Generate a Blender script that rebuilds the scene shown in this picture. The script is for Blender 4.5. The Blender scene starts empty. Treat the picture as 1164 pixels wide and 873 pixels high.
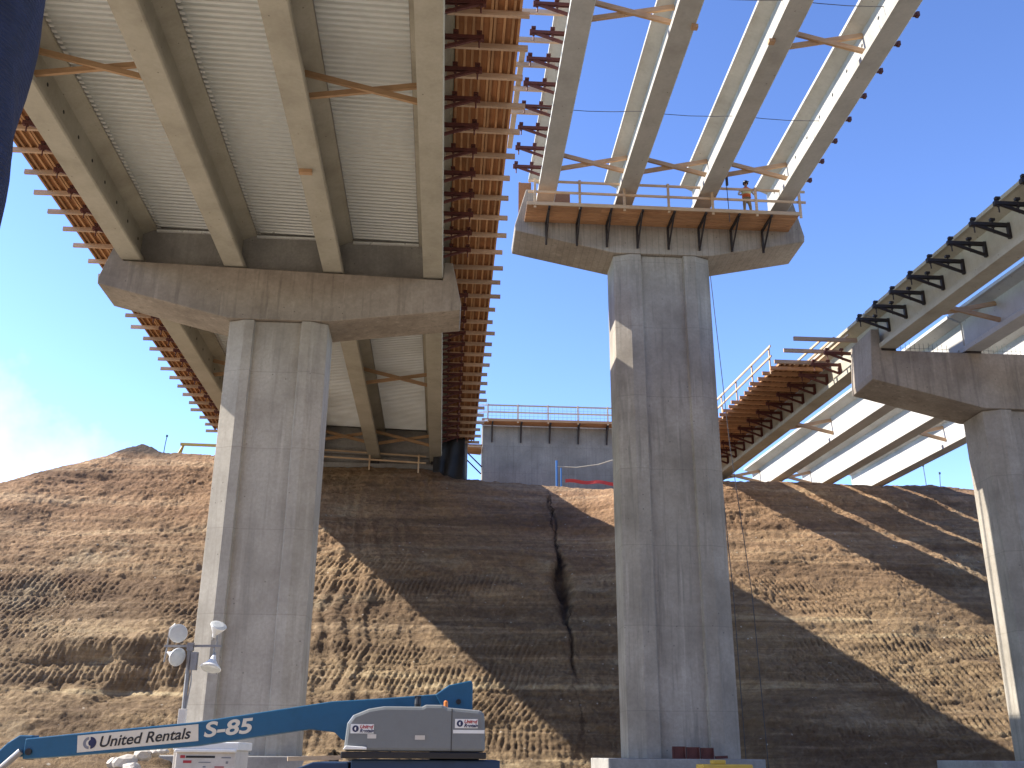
import bpy, bmesh, math, random
import numpy as np
from mathutils import Vector, Matrix
random.seed(7)
SC = bpy.context.scene
COL = SC.collection
R = math.radians
# world frame: X right, Y along the bridges, Z up; the eye is at the origin, the ground at GZ
GZ = -1.6

# ------------------------------------------------------------------ materials
def newmat(name):
    m = bpy.data.materials.new(name); m.use_nodes = True
    nt = m.node_tree; nt.nodes.clear()
    out = nt.nodes.new('ShaderNodeOutputMaterial'); b = nt.nodes.new('ShaderNodeBsdfPrincipled')
    nt.links.new(b.outputs[0], out.inputs[0])
    return m, nt, b
class N:
    """tiny node helper"""
    def __init__(s, nt): s.nt = nt
    def node(s, t, **k):
        n = s.nt.nodes.new('ShaderNode' + t)
        for a, v in k.items(): setattr(n, a, v)
        return n
    def link(s, a, b): s.nt.links.new(a, b)
    def put(s, inp, v):
        if hasattr(v, 'is_linked') or hasattr(v, 'links'): s.link(v, inp)
        else: inp.default_value = v
    def coord(s, scale=(1, 1, 1), world=True, rot=(0, 0, 0)):
        mp = s.node('Mapping'); mp.inputs['Scale'].default_value = scale; mp.inputs['Rotation'].default_value = rot
        if world: s.link(s.node('NewGeometry').outputs['Position'], mp.inputs['Vector'])
        else: s.link(s.node('TexCoord').outputs['Object'], mp.inputs['Vector'])
        return mp.outputs[0]
    def noise(s, vec, scale, detail=4, rough=.55, dist=0):
        n = s.node('TexNoise'); n.inputs['Scale'].default_value = scale; n.inputs['Detail'].default_value = detail
        n.inputs['Roughness'].default_value = rough; n.inputs['Distortion'].default_value = dist
        s.link(vec, n.inputs['Vector']); return n.outputs['Fac']
    def ramp(s, fac, stops):
        r = s.node('ValToRGB'); e = r.color_ramp.elements
        while len(e) < len(stops): e.new(.5)
        for i, (p, c) in enumerate(stops):
            e[i].position = p; e[i].color = (*c, 1) if len(c) == 3 else c
        s.link(fac, r.inputs[0]); return r.outputs[0]
    def val(s, fac, a, b, lo=0., hi=1.):
        m = s.node('MapRange'); m.inputs[1].default_value = a; m.inputs[2].default_value = b
        m.inputs[3].default_value = lo; m.inputs[4].default_value = hi
        s.link(fac, m.inputs[0]); return m.outputs[0]
    def mix(s, fac, a, b, mode='MIX'):
        m = s.node('Mix', data_type='RGBA', blend_type=mode)
        s.put(m.inputs[0], fac)
        for i, v in ((6, a), (7, b)):
            if isinstance(v, tuple): m.inputs[i].default_value = (*v, 1) if len(v) == 3 else v
            else: s.link(v, m.inputs[i])
        return m.outputs[2]
    def math(s, op, a, b=0., c=None):
        m = s.node('Math', operation=op); s.put(m.inputs[0], a); s.put(m.inputs[1], b)
        if c is not None: s.put(m.inputs[2], c)
        return m.outputs[0]
    def bump(s, h, bsdf, strength=.3, dist=.02):
        b = s.node('Bump'); b.inputs['Strength'].default_value = strength; b.inputs['Distance'].default_value = dist
        s.link(h, b.inputs['Height']); s.link(b.outputs[0], bsdf.inputs['Normal'])
    def sep(s, vec):
        x = s.node('SeparateXYZ'); s.link(vec, x.inputs[0]); return x.outputs

def concrete(name, base, dark, light, streak=.5, board=0., lift=0., rough=.85, mottle=1.0):
    """cast concrete: mottling, vertical runs, form-board lines (board = board width), pour lines every lift metres"""
    m, nt, b = newmat(name); n = N(nt)
    p = n.coord()
    big = n.noise(p, .55, 5, .6); fine = n.noise(p, 9, 4, .65)
    col = n.ramp(big, [(.30, dark), (.5, base), (.72, light)])
    run = n.noise(n.coord((2.6, 2.6, .16)), 1.6, 5, .65)
    col = n.mix(n.val(run, .52, .72, 0, streak), col, tuple(c * .55 for c in base))
    pale = n.noise(n.coord((3.2, 3.2, .22)), 1.1, 4, .6)
    col = n.mix(n.val(pale, .58, .76, 0, streak * .6), col, tuple(min(1, c * 1.35) for c in light))
    col = n.mix(n.val(fine, .3, .7, .32 * mottle, 0), col, tuple(c * .6 for c in dark))
    h = n.math('ADD', n.math('MULTIPLY', fine, .5), n.math('MULTIPLY', run, .4))
    if board or lift:
        s = n.sep(p)
    if board:
        fr = n.math('FRACT', n.math('DIVIDE', s[0], board))
        ln = n.math('LESS_THAN', n.math('ABSOLUTE', n.math('SUBTRACT', fr, .5)), .014 / board)
        col = n.mix(n.math('MULTIPLY', ln, .28), col, tuple(c * .35 for c in dark))
        cell = n.node('TexWhiteNoise', noise_dimensions='1D'); n.link(n.math('FLOOR', n.math('ADD', n.math('DIVIDE', s[0], board), .5)), cell.inputs['W'])
        col = n.mix(n.val(cell.outputs[0], 0, 1, 0, .22), col, tuple(c * .62 for c in base))
    if lift:
        zz = n.math('ADD', s[2], n.math('MULTIPLY', n.noise(p, .8, 2), .04))
        fr = n.math('FRACT', n.math('DIVIDE', zz, lift))
        ln = n.math('LESS_THAN', n.math('ABSOLUTE', n.math('SUBTRACT', fr, .5)), .016 / lift)
        col = n.mix(n.math('MULTIPLY', ln, .26), col, tuple(c * .45 for c in dark))
        cell = n.node('TexWhiteNoise', noise_dimensions='1D'); n.link(n.math('FLOOR', n.math('ADD', n.math('DIVIDE', zz, lift), .5)), cell.inputs['W'])
        col = n.mix(n.val(cell.outputs[0], 0, 1, 0, .16), col, tuple(c * .6 for c in base))
        # tie holes and bug holes
    v = n.node('TexVoronoi'); v.inputs['Scale'].default_value = 2.3; n.link(p, v.inputs['Vector'])
    hole = n.math('LESS_THAN', v.outputs['Distance'], .06)
    col = n.mix(n.math('MULTIPLY', hole, .6), col, tuple(c * .3 for c in dark))
    n.link(col, b.inputs['Base Color']); b.inputs['Roughness'].default_value = rough
    n.bump(h, b, .35, .02)
    return m

def timber(name, a, c, dark, axis=0, rough=.75, knots=True):
    m, nt, b = newmat(name); n = N(nt)
    sc = [14, 14, 14]; sc[axis] = .9
    p = n.coord(tuple(sc))
    g = n.noise(p, 1.6, 4, .6, .6)
    col = n.ramp(g, [(.28, c), (.55, a), (.8, tuple(min(1, x * 1.18) for x in a))])
    blot = n.noise(n.coord(), 1.3, 3)
    col = n.mix(n.val(blot, .5, .72, 0, .55), col, dark)
    oi = n.node('ObjectInfo')
    col = n.mix(n.val(oi.outputs['Random'], 0, 1, 0, .6), col, tuple(x * .5 for x in a))
    n.link(col, b.inputs['Base Color']); b.inputs['Roughness'].default_value = rough
    n.bump(g, b, .25, .01)
    return m

def metal(name, col, rough=.45, metallic=0., dirt=(.1, .07, .05), amount=.4, spec=.5, scale=3.):
    m, nt, b = newmat(name); n = N(nt)
    p = n.coord((1, 1, 1), world=False)
    g = n.noise(p, scale, 5, .65); f = n.noise(p, scale * 9, 3, .6)
    c = n.mix(n.val(g, .48, .74, 0, amount), col, dirt)
    c = n.mix(n.val(f, .35, .7, .18 * min(1, amount * 2.), 0), c, dirt)
    n.link(c, b.inputs['Base Color'])
    n.link(n.val(g, .3, .7, max(.05, rough - .08), min(1, rough + .15)), b.inputs['Roughness'])
    b.inputs['Metallic'].default_value = metallic; b.inputs['Specular IOR Level'].default_value = spec
    n.bump(f, b, .08, .01)
    return m

def plain(name, col, rough=.6, metallic=0.):
    m, nt, b = newmat(name); n = N(nt)
    g = n.noise(n.coord(world=False), 12, 3)
    n.link(n.mix(n.val(g, .35, .65, 0, .25), col, tuple(c * .6 for c in col)), b.inputs['Base Color'])
    b.inputs['Roughness'].default_value = rough; b.inputs['Metallic'].default_value = metallic
    return m

M = {}
M['pier'] = concrete('pier_concrete', (.435, .393, .325), (.315, .281, .228), (.53, .485, .405), .6, board=0, lift=2.95)
M['darkpier'] = concrete('dark_pier_concrete', (.352, .316, .262), (.24, .212, .172), (.455, .413, .35), .85, board=0, lift=2.95)  # darker tone than the left pier's concrete
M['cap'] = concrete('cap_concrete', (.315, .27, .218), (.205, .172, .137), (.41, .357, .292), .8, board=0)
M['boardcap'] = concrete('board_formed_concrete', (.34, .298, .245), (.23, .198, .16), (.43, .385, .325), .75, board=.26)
M['panel'] = concrete('panel_formed_concrete', (.255, .230, .195), (.17, .15, .126), (.34, .308, .262), .6, board=1.27, lift=1.9)
M['girder'] = concrete('girder_concrete', (.405, .378, .300), (.31, .285, .222), (.475, .447, .365), .16, rough=.7, mottle=.55)
M['white_girder'] = concrete('pale_girder_concrete', (.42, .41, .37), (.33, .315, .28), (.49, .475, .43), .2, rough=.75, mottle=.6)
M['pale_girder'] = concrete('bright_girder_concrete', (.50, .49, .46), (.41, .40, .37), (.57, .56, .53), .15, rough=.75, mottle=.5)
M['insert'] = plain('insert_hole', (.02, .02, .02), .9)
M['slab'] = concrete('slab_concrete', (.3, .29, .27), (.2, .19, .18), (.4, .39, .36), .3)
M['galv'] = metal('galvanised_form', (.75, .78, .77), .34, .65, (.58, .59, .57), .4, scale=.35)
M['galvedge'] = metal('galvanised_edge', (.86, .87, .85), .3, .35, (.6, .6, .58), .25)
M['ply'] = timber('form_plywood', (.35, .15, .055), (.25, .10, .035), (.15, .055, .02), axis=1)
M['stringer'] = timber('form_stringer', (.50, .27, .125), (.36, .175, .075), (.22, .095, .038), axis=1)
M['joist'] = timber('timber_joist', (.58, .41, .28), (.46, .30, .19), (.37, .22, .14), axis=0)
M['formjoist'] = timber('form_joist', (.62, .33, .155), (.48, .23, .10), (.36, .15, .065), axis=0)
M['brace'] = timber('timber_brace', (.52, .33, .18), (.40, .235, .12), (.30, .16, .08), axis=0)
M['plank'] = timber('walkway_plank', (.50, .27, .13), (.38, .19, .085), (.28, .125, .055), axis=0)
M['rail'] = timber('guard_rail_timber', (.62, .46, .30), (.5, .36, .22), (.42, .27, .16), axis=0)
M['rust'] = metal('rust_red_steel', (.11, .030, .022), .6, .1, (.04, .014, .012), .5)
M['blacksteel'] = metal('black_steel', (.022, .018, .018), .55, .1, (.04, .022, .018), .4)
M['steel'] = metal('dull_steel', (.30, .30, .30), .5, .7, (.18, .12, .09), .4)
M['rebar'] = plain('rebar', (.12, .15, .13), .7, .3)
M['cable'] = plain('cable', (.06, .06, .07), .6)
M['rope'] = plain('rope', (.45, .4, .3), .8)
M['blue'] = metal('blue_lift_paint', (.005, .092, .19), .4, 0, (.008, .05, .085), .3)
M['shadeblue'] = metal('shaded_blue_paint', (.005, .035, .10), .45, 0, (.01, .02, .035), .4)  # same lift blue, with the shade on turntable and chassis put into the colour
M['hood'] = metal('grey_hood_paint', (.165, .178, .182), .42, 0, (.125, .12, .115), .3)
M['cream'] = metal('cream_decal', (.66, .60, .49), .5, 0, (.5, .45, .36), .3)
M['white'] = metal('white_paint', (.74, .74, .72), .45, 0, (.55, .5, .42), .3)
M['offwhite'] = metal('off_white_panel', (.58, .54, .49), .5, 0, (.4, .35, .28), .45)
M['navy'] = plain('navy_print', (.015, .02, .075), .5)
M['greyprint'] = plain('grey_print', (.2, .2, .22), .5)
M['blackprint'] = plain('black_print', (.012, .012, .015), .5)
M['redprint'] = plain('red_print', (.38, .03, .04), .5)
M['orange'] = plain('orange_plastic', (.72, .2, .03), .35)
M['tyre'] = plain('tyre_rubber', (.02, .02, .02), .85)
M['lampglass'] = plain('lamp_glass', (.55, .56, .54), .12)
M['yellow'] = metal('yellow_paint', (.62, .40, .06), .45, 0, (.3, .2, .06), .3)
M['bluepost'] = plain('blue_post_paint', (.03, .13, .35), .5)
M['redmesh'] = plain('red_mesh', (.55, .05, .035), .7)
M['blacktarp'] = plain('black_sheeting', (.018, .019, .022), .8)
M['vest'] = plain('orange_vest', (.72, .17, .05), .8)
M['vestband'] = plain('reflective_band', (.62, .62, .3), .4)
M['shirt'] = plain('pale_shirt', (.62, .58, .55), .85)
M['trousers'] = plain('khaki_trousers', (.34, .28, .18), .85)
M['skin'] = plain('skin', (.42, .24, .16), .6)
M['helmet'] = plain('dark_helmet', (.02, .028, .05), .35)
M['boot'] = plain('boot', (.05, .035, .025), .8)
M['rock'] = concrete('pale_rock', (.50, .46, .40), (.33, .29, .24), (.62, .58, .52), .1)

def fabric_navy():
    m, nt, b = newmat('navy_woven_wrap'); n = N(nt)
    p = n.coord(world=False)
    w = n.node('TexWave', wave_type='BANDS', bands_direction='Z'); w.inputs['Scale'].default_value = 9; w.inputs['Distortion'].default_value = 2.2
    n.link(p, w.inputs[0])
    g = n.noise(p, 5, 5, .7)
    col = n.ramp(g, [(.3, (.004, .007, .026)), (.6, (.008, .014, .05)), (.8, (.016, .026, .08))])
    n.link(col, b.inputs['Base Color']); b.inputs['Roughness'].default_value = .75
    n.bump(n.math('ADD', w.outputs['Fac'], g), b, .5, .02)
    return m
M['navywrap'] = fabric_navy()

def dirt_mat():
    m, nt, b = newmat('cut_earth'); n = N(nt)
    geo = n.coord()
    warp = n.noise(n.coord((.13, .13, .13)), 1.0, 4, .6)
    s = n.sep(geo)
    zz = n.math('ADD', s[2], n.math('MULTIPLY', n.math('SUBTRACT', warp, .5), 7.))
    band = n.noise(n.coord((.035, .05, .62)), 1.0, 7, .68, .8)
    # strata: grey-brown gravel low, tan silt in the middle, red-brown topsoil high
    hi = n.val(zz, 5., 14.)
    low = n.ramp(band, [(.26, (.135, .090, .056)), (.44, (.215, .148, .085)), (.56, (.34, .24, .135)), (.66, (.58, .455, .27)), (.78, (.25, .165, .095))])
    top = n.ramp(band, [(.25, (.16, .092, .052)), (.42, (.285, .168, .092)), (.55, (.42, .258, .142)), (.66, (.56, .385, .225)), (.8, (.25, .14, .072))])
    col = n.mix(hi, low, top)
    pal = n.noise(n.coord((.16, .16, .3)), 1.0, 5, .6)
    col = n.mix(n.val(pal, .56, .70, 0, .6), col, (.54, .45, .29))
    drk = n.noise(n.coord((.22, .22, .45)), 1.2, 6, .65)
    col = n.mix(n.val(drk, .54, .70, 0, .65), col, (.105, .068, .044))
    thinb = n.noise(n.coord((.05, .05, 2.1)), 1.0, 6, .62, .5)
    col = n.mix(n.val(thinb, .57, .68, 0, .55), col, (.50, .36, .215))
    col = n.mix(n.val(thinb, .44, .34, 0, .45), col, (.13, .085, .055))
    fine = n.noise(geo, 3.2, 8, .72)
    col = n.mix(n.val(fine, .34, .62, .5, 0), col, (.075, .047, .03))
    col = n.mix(n.val(fine, .60, .78, 0, .5), col, (.47, .38, .26))
    # stones
    v = n.node('TexVoronoi'); v.inputs['Scale'].default_value = 2.1; v.inputs['Randomness'].default_value = 1; n.link(geo, v.inputs['Vector'])
    st = n.math('MULTIPLY', n.math('LESS_THAN', v.outputs['Distance'], .10), n.math('GREATER_THAN', n.noise(geo, .7, 3), .55))
    col = n.mix(n.math('MULTIPLY', st, .7), col, (.52, .47, .39))
    # dark topsoil tipped on the left crest
    tips = n.math('MULTIPLY', n.val(n.math('ADD', s[2], n.math('MULTIPLY', n.math('SUBTRACT', fine, .5), 1.6)), 17.25, 17.75), n.val(s[0], -16.5, -17.6))
    col = n.mix(tips, col, (.085, .062, .045))
    # damp stain running down the gully (its own shape, stays put)
    cx = n.math('ADD', 6.2, n.math('MULTIPLY', n.math('SUBTRACT', n.noise(n.coord((0, 0, .5)), 1.0, 3), .5), 1.1))
    wid = n.math('ADD', .055, n.math('MULTIPLY', n.val(n.math('ABSOLUTE', n.math('SUBTRACT', s[2], 8.6)), 0, 2.0, 1, 0), .42))
    dx = n.math('DIVIDE', n.math('ABSOLUTE', n.math('SUBTRACT', n.math('ADD', s[0], n.math('MULTIPLY', n.math('SUBTRACT', n.noise(geo, 1.7, 4), .5), .7)), cx)), wid)
    damp = n.math('MULTIPLY', n.val(dx, .6, 1.5, .85, 0), n.math('MULTIPLY', n.val(n.noise(n.coord((.6, .6, .6)), 1.0, 4), .35, .55, .35, 1), n.val(s[2], 5.2, 7.2, .55, 1)))
    damp = n.math('MULTIPLY', damp, n.val(n.math('ABSOLUTE', n.math('SUBTRACT', s[2], 7.2)), 7.2, 8.2, 1, 0))
    col = n.mix(damp, col, (.03, .018, .013))
    n.link(col, b.inputs['Base Color']); b.inputs['Roughness'].default_value = .95
    b.inputs['Specular IOR Level'].default_value = .2
    mid = n.noise(geo, 1.1, 8, .7)
    n.bump(n.math('ADD', n.math('MULTIPLY', mid, 1.0), n.math('MULTIPLY', fine, 1.3)), b, 1., .2)
    return m
M['dirt'] = dirt_mat()

def ground_mat():
    m, nt, b = newmat('site_ground'); n = N(nt)
    p = n.coord()
    g = n.noise(p, .25, 6, .65); f = n.noise(p, 4, 5, .7)
    col = n.ramp(g, [(.3, (.27, .225, .17)), (.5, (.36, .305, .235)), (.7, (.44, .385, .305))])
    col = n.mix(n.val(f, .4, .65, .35, 0), col, (.12, .085, .055))
    n.link(col, b.inputs['Base Color']); b.inputs['Roughness'].default_value = .95
    n.bump(f, b, .6, .05)
    return m
M['ground'] = ground_mat()

# ------------------------------------------------------------------ mesh building
class MB:
    def __init__(s): s.v = []; s.f = []; s.mi = []; s.m = 0
    def add(s, vs, fs):
        o = len(s.v); s.v += [tuple(p) for p in vs]
        for f in fs: s.f.append([i + o for i in f]); s.mi.append(s.m)
        return s
    def hexa(s, p):  # 8 points: 4 of one end (ring), 4 of the other
        return s.add(p, [(3, 2, 1, 0), (4, 5, 6, 7), (0, 1, 5, 4), (1, 2, 6, 5), (2, 3, 7, 6), (3, 0, 4, 7)])
    def box(s, a, b):
        (x0, y0, z0), (x1, y1, z1) = a, b
        return s.hexa([(x0, y0, z0), (x1, y0, z0), (x1, y1, z0), (x0, y1, z0), (x0, y0, z1), (x1, y0, z1), (x1, y1, z1), (x0, y1, z1)])
    def beam(s, p0, p1, w, h, up=(0, 0, 1)):
        p0 = Vector(p0); p1 = Vector(p1); d = (p1 - p0).normalized()
        u = Vector(up)
        if abs(d.dot(u)) > .98: u = Vector((1, 0, 0)) if abs(d.x) < .9 else Vector((0, 1, 0))
        sd = d.cross(u).normalized(); u = sd.cross(d).normalized()
        c = [(-1, -1), (1, -1), (1, 1), (-1, 1)]
        return s.hexa([p0 + sd * (a * w / 2) + u * (b * h / 2) for a, b in c] + [p1 + sd * (a * w / 2) + u * (b * h / 2) for a, b in c])
    def tube(s, pts, r, n=8, cap=True):
        pts = [Vector(p) for p in pts]; rs = r if isinstance(r, (list, tuple)) else [r] * len(pts)
        ring = []
        for i, p in enumerate(pts):
            d = (pts[min(i + 1, len(pts) - 1)] - pts[max(i - 1, 0)]).normalized()
            u = Vector((0, 0, 1)) if abs(d.z) < .95 else Vector((0, 1, 0))
            a = d.cross(u).normalized(); b = a.cross(d).normalized()
            ring.append([p + (a * math.cos(2 * math.pi * k / n) + b * math.sin(2 * math.pi * k / n)) * rs[i] for k in range(n)])
        vs = [q for rg in ring for q in rg]; fs = []
        for i in range(len(pts) - 1):
            for k in range(n):
                fs.append((i * n + k, i * n + (k + 1) % n, (i + 1) * n + (k + 1) % n, (i + 1) * n + k))
        if cap: fs += [tuple(range(n - 1, -1, -1)), tuple((len(pts) - 1) * n + k for k in range(n))]
        return s.add(vs, fs)
    def extrude(s, prof, p0, p1, ax, az):
        """profile (a,b) points placed as p + a*ax + b*az, swept from p0 to p1"""
        ax = Vector(ax); az = Vector(az); p0 = Vector(p0); p1 = Vector(p1); n = len(prof)
        vs = [p0 + ax * a + az * b for a, b in prof] + [p1 + ax * a + az * b for a, b in prof]
        fs = [(i, (i + 1) % n, n + (i + 1) % n, n + i) for i in range(n)]
        fs += [tuple(range(n - 1, -1, -1)), tuple(range(n, 2 * n))]
        return s.add(vs, fs)
    def mesh(s, name, mats, off=(0, 0, 0), smooth=False):
        me = bpy.data.meshes.new(name)
        me.from_pydata([(x - off[0], y - off[1], z - off[2]) for x, y, z in s.v], [], s.f)
        for m in (mats if isinstance(mats, (list, tuple)) else [mats]): me.materials.append(m)
        if max(s.mi, default=0): me.polygons.foreach_set('material_index', s.mi)
        bm = bmesh.new(); bm.from_mesh(me); bmesh.ops.recalc_face_normals(bm, faces=bm.faces); bm.to_mesh(me); bm.free()
        if smooth:
            me.polygons.foreach_set('use_smooth', [True] * len(me.polygons))
        me.update(); return me
WL = {}
def wl(o): return WL.get(o.name, Vector((0, 0, 0)))
def obj(name, mb, mats, parent=None, loc=None, bevel=0, smooth=False, rel=False):
    """one mesh object; coordinates in mb are world coordinates unless rel"""
    base = wl(parent) if parent else Vector((0, 0, 0))
    if rel: me = mb.mesh(name, mats, (0, 0, 0), smooth); 
    else:
        l = Vector(loc) if loc else base
        me = mb.mesh(name, mats, l, smooth)
    o = bpy.data.objects.new(name, me); COL.objects.link(o)
    if parent: o.parent = parent
    l = base if rel or not loc else Vector(loc)
    o.location = l - base; WL[o.name] = l.copy()
    if bevel:
        bv = o.modifiers.new('bevel', 'BEVEL'); bv.width = bevel; bv.segments = 2; bv.limit_method = 'ANGLE'; bv.angle_limit = R(35)
    return o
def tag(o, label=None, cat=None, group=None, kind=None):
    if label: o['label'] = label
    if cat: o['category'] = cat
    if group: o['group'] = group
    if kind: o['kind'] = kind
    return o
def thing(name, label, cat, loc, group=None, rotz=0):
    o = bpy.data.objects.new(name, None); COL.objects.link(o); o.location = loc; o.rotation_euler = (0, 0, rotz)
    o.empty_display_size = .2
    WL[o.name] = Vector(loc); return tag(o, label, cat, group)
def dup(root, loc, rotz=0, label=None, group=None):
    r = root.copy(); COL.objects.link(r); r.location = loc; r.rotation_euler = (0, 0, rotz); WL[r.name] = Vector(loc)
    if label: r['label'] = label
    if group: r['group'] = group
    for ch in list(root.children):
        c = ch.copy(); COL.objects.link(c); c.parent = r
        for g in ch.children:
            d = g.copy(); COL.objects.link(d); d.parent = c
    return r
ORD = ['zeroth', 'first', 'second', 'third', 'fourth', 'fifth', 'sixth', 'seventh', 'eighth', 'ninth', 'tenth', 'eleventh', 'twelfth', 'thirteenth', 'fourteenth', 'fifteenth', 'sixteenth', 'seventeenth', 'eighteenth', 'nineteenth', 'twentieth']
def ordn(k):
    if k <= 20: return ORD[k]
    t = {2: 'twenty', 3: 'thirty', 4: 'forty'}[k // 10]
    return (t[:-1] + 'ieth') if k % 10 == 0 else t + '-' + ORD[k % 10]
def text(body, size, m, parent, origin, ux, uy, shear=0., bold=0., name='lettering', depth=.004, align='LEFT', xscale=1.):
    """raised lettering as a mesh: origin at the baseline start, ux along the line, uy up the letters"""
    cu = bpy.data.curves.new(name, 'FONT'); cu.body = body; cu.size = size; cu.shear = shear; cu.offset = bold; cu.extrude = depth; cu.align_x = align
    t = bpy.data.objects.new('tmp', cu); COL.objects.link(t)
    dg = bpy.context.evaluated_depsgraph_get(); dg.update()
    me = bpy.data.meshes.new_from_object(t.evaluated_get(dg)); bpy.data.objects.remove(t)
    me.materials.clear(); me.materials.append(m)
    ux = Vector(ux).normalized(); uy = Vector(uy).normalized(); uz = ux.cross(uy); o = Vector(origin); base = wl(parent)
    for v in me.vertices:
        v.co = o - base + ux * (v.co.x * xscale) + uy * v.co.y + uz * v.co.z
    ob = bpy.data.objects.new(name, me); COL.objects.link(ob); ob.parent = parent; WL[ob.name] = base.copy()
    return ob
# ------------------------------------------------------------------ terrain
_rng = np.random.RandomState(11)
_perm = _rng.permutation(4096); _grad = _rng.uniform(0, 2 * np.pi, 4096)
def perlin(x, y):
    xi = np.floor(x).astype(int); yi = np.floor(y).astype(int); xf = x - xi; yf = y - yi
    def g(ix, iy, dx, dy):
        a = _grad[_perm[(_perm[ix & 4095] + iy) & 4095]]
        return np.cos(a) * dx + np.sin(a) * dy
    u = xf ** 3 * (xf * (xf * 6 - 15) + 10); v = yf ** 3 * (yf * (yf * 6 - 15) + 10)
    a = g(xi, yi, xf, yf); b = g(xi + 1, yi, xf - 1, yf); c = g(xi, yi + 1, xf, yf - 1); d = g(xi + 1, yi + 1, xf - 1, yf - 1)
    return (a + u * (b - a)) * (1 - v) + (c + u * (d - c)) * v
def fbm(x, y, o=5, gain=.5, ridged=False):
    t = np.zeros_like(x); a = 1.; f = 1.
    for k in range(o):
        n = perlin(x * f + 17.3 * k, y * f + 9.1 * k)
        t += a * ((1 - 2 * np.abs(n)) if ridged else n); a *= gain; f *= 2.03
    return t
def sm(x, a, b):
    t = np.clip((x - a) / (b - a), 0, 1); return t * t * (3 - 2 * t)
CREST = [(-75, 2), (-50, 6), (-38, 10.2), (-27.5, 14.2), (-24.5, 15.9), (-21.6, 17.15), (-20.4, 18.1), (-19.6, 18.6), (-18.9, 18.3), (-17.8, 17.75), (-14.5, 17.75), (-9, 17.0), (-7, 16.85), (-2, 16.9), (-.4, 16.6), (1.2, 16.0), (3, 15.95), (7, 15.7), (9, 15.4), (12, 14.9), (16, 15.1), (20.5, 15.15), (26, 15.15), (28.5, 15.25), (31.5, 14.9), (42, 13.6), (70, 10)]
def hill(obj_name='hillside'):
    xs = np.unique(np.concatenate([np.arange(-75, -30, .5), np.arange(-30, 37, .075), np.arange(37, 70.1, .5)]))
    s1 = np.unique(np.concatenate([np.arange(0, 3, .3), np.arange(3, 27.2, .085)]))     # along the slope, from the toe
    s2 = 27.2 + np.concatenate([np.arange(.1, 6, .15), np.arange(6, 30, 1.5), np.arange(30, 300, 20)])
    s = np.concatenate([s1, s2]); X, S = np.meshgrid(xs, s)
    cx = np.array([c[0] for c in CREST]); cz = np.array([c[1] for c in CREST])
    zc = np.interp(X, cx, cz) + .16 * fbm(X * .9, X * 0 + 3, 4) + .05 * perlin(X * 5, X * 0)
    zt = -1.75
    Y0 = 45 - 3.6 * sm(X, 8, 14)                      # the cut swings toward the camera on the right
    L = (zc - zt) * math.sqrt(2)                       # length of the cut slope for this column
    t = S - 1.0
    z = np.where(t < 0, zt, np.minimum(zt + t / math.sqrt(2), zc))
    y = np.where(t < 0, Y0 + zt + t, Y0 + z)
    over = np.clip(t - L, 0, None)                      # beyond the crest: a plateau
    y = y + over; z = z + .02 * np.minimum(over, 8)
    # round the crest a little
    e = np.exp(-((t - L) / .9) ** 2); z = z - .10 * e
    on = sm(t, -.5, 1.5)
    flat = sm(over, .1, 1.5)
    zz_pre = z
    h = .50 * fbm(X * .09, S * .12, 3) + .17 * fbm(X * .30 + 5, S * .50, 4) + .060 * fbm(X * 1.5, S * 2.4, 5, .62) + .05 * fbm(X * 4.5, S * 5, 3, .65)
    # ledges left by the digger passes
    w = S + 1.3 * fbm(X * .09 + 40, S * .1, 3)
    fr = (w / 3.1) % 1.0
    led = np.where(fr < .85, fr / .85, (1 - fr) / .15)
    h += .13 * (led - .5) * sm(fbm(X * .08 + 9, S * .15 + 2, 3), -.25, .25)
    thin = (w / .62 + .8 * fbm(X * .22, S * .3 + 70, 3)) % 1.0
    h += .06 * np.where(thin < .8, thin / .8, (1 - thin) / .2) * sm(fbm(X * .07 + 30, S * .3, 3), -.25, .2) * (1 - .7 * np.clip(sm(zz_pre, 1, 3) * (1 - sm(zz_pre, 8, 10)), 0, 1))
    # bucket-tooth furrows: rows of short near-vertical strokes
    row = np.floor((S + .8 * fbm(X * .16 + 3, S * .1, 2)) / 2.3); rr = np.sin(row * 12.9898) * 43758.5453; rr = rr - np.floor(rr)
    fs = ((S + .8 * fbm(X * .16 + 3, S * .1, 2)) / 2.3) % 1.0
    tilt = ((rr - .5) * .5 + .3 * np.sign(X - 14)) * (fs - .5) * 2.3
    ph = (X + tilt + .10 * fbm(X * .7, S * .8, 3) + rr * 3) / .27
    tooth = np.abs(np.sin(np.pi * ph)) ** .6 * (1 + .5 * perlin(X * 1.1, S * 2.6 + 31))
    zz = z
    zlo = np.where(X < -9, 3.6, .5); zhi = np.where(X < -9, 7.8, 8.8) + 1.2 * fbm(X * .1 + 66, S * 0, 2)
    zone = sm(fbm(X * .12 + 70, S * .2 + 3, 3), -.22, .10) * (1 - sm(zz, zhi, zhi + 1.2)) * sm(zz, zlo - 1., zlo)
    zone = np.clip(zone, 0, 1) * (1 - .65 * sm(X, 3, 6) * (1 - sm(X, 13, 16)))
    h += .15 * zone * (tooth - .5) * (.35 + .65 * np.sin(np.pi * fs)) - .05 * zone * (fs > .93)
    # a bench with a hollow under it at the lower left
    win = sm(X, -20, -17) * (1 - sm(X, -11, -9)); zb_ = 4.6 + .5 * fbm(X * .25, S * 0 + 12, 3)
    rgh = .55 + .9 * np.clip(.5 + fbm(X * .5 + 5, S * .6, 4), 0, 1)
    h += win * rgh * (.34 * np.exp(-((zz - zb_) / .5) ** 2) - .55 * np.exp(-((zz - zb_ + 1.5 + .5 * fbm(X * .6, S * .2, 3)) / .9) ** 2))
    # rills
    rl = fbm(X * 1.1 + .9 * fbm(X * .2, S * .2, 2), S * .09, 4, .5, True)
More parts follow.
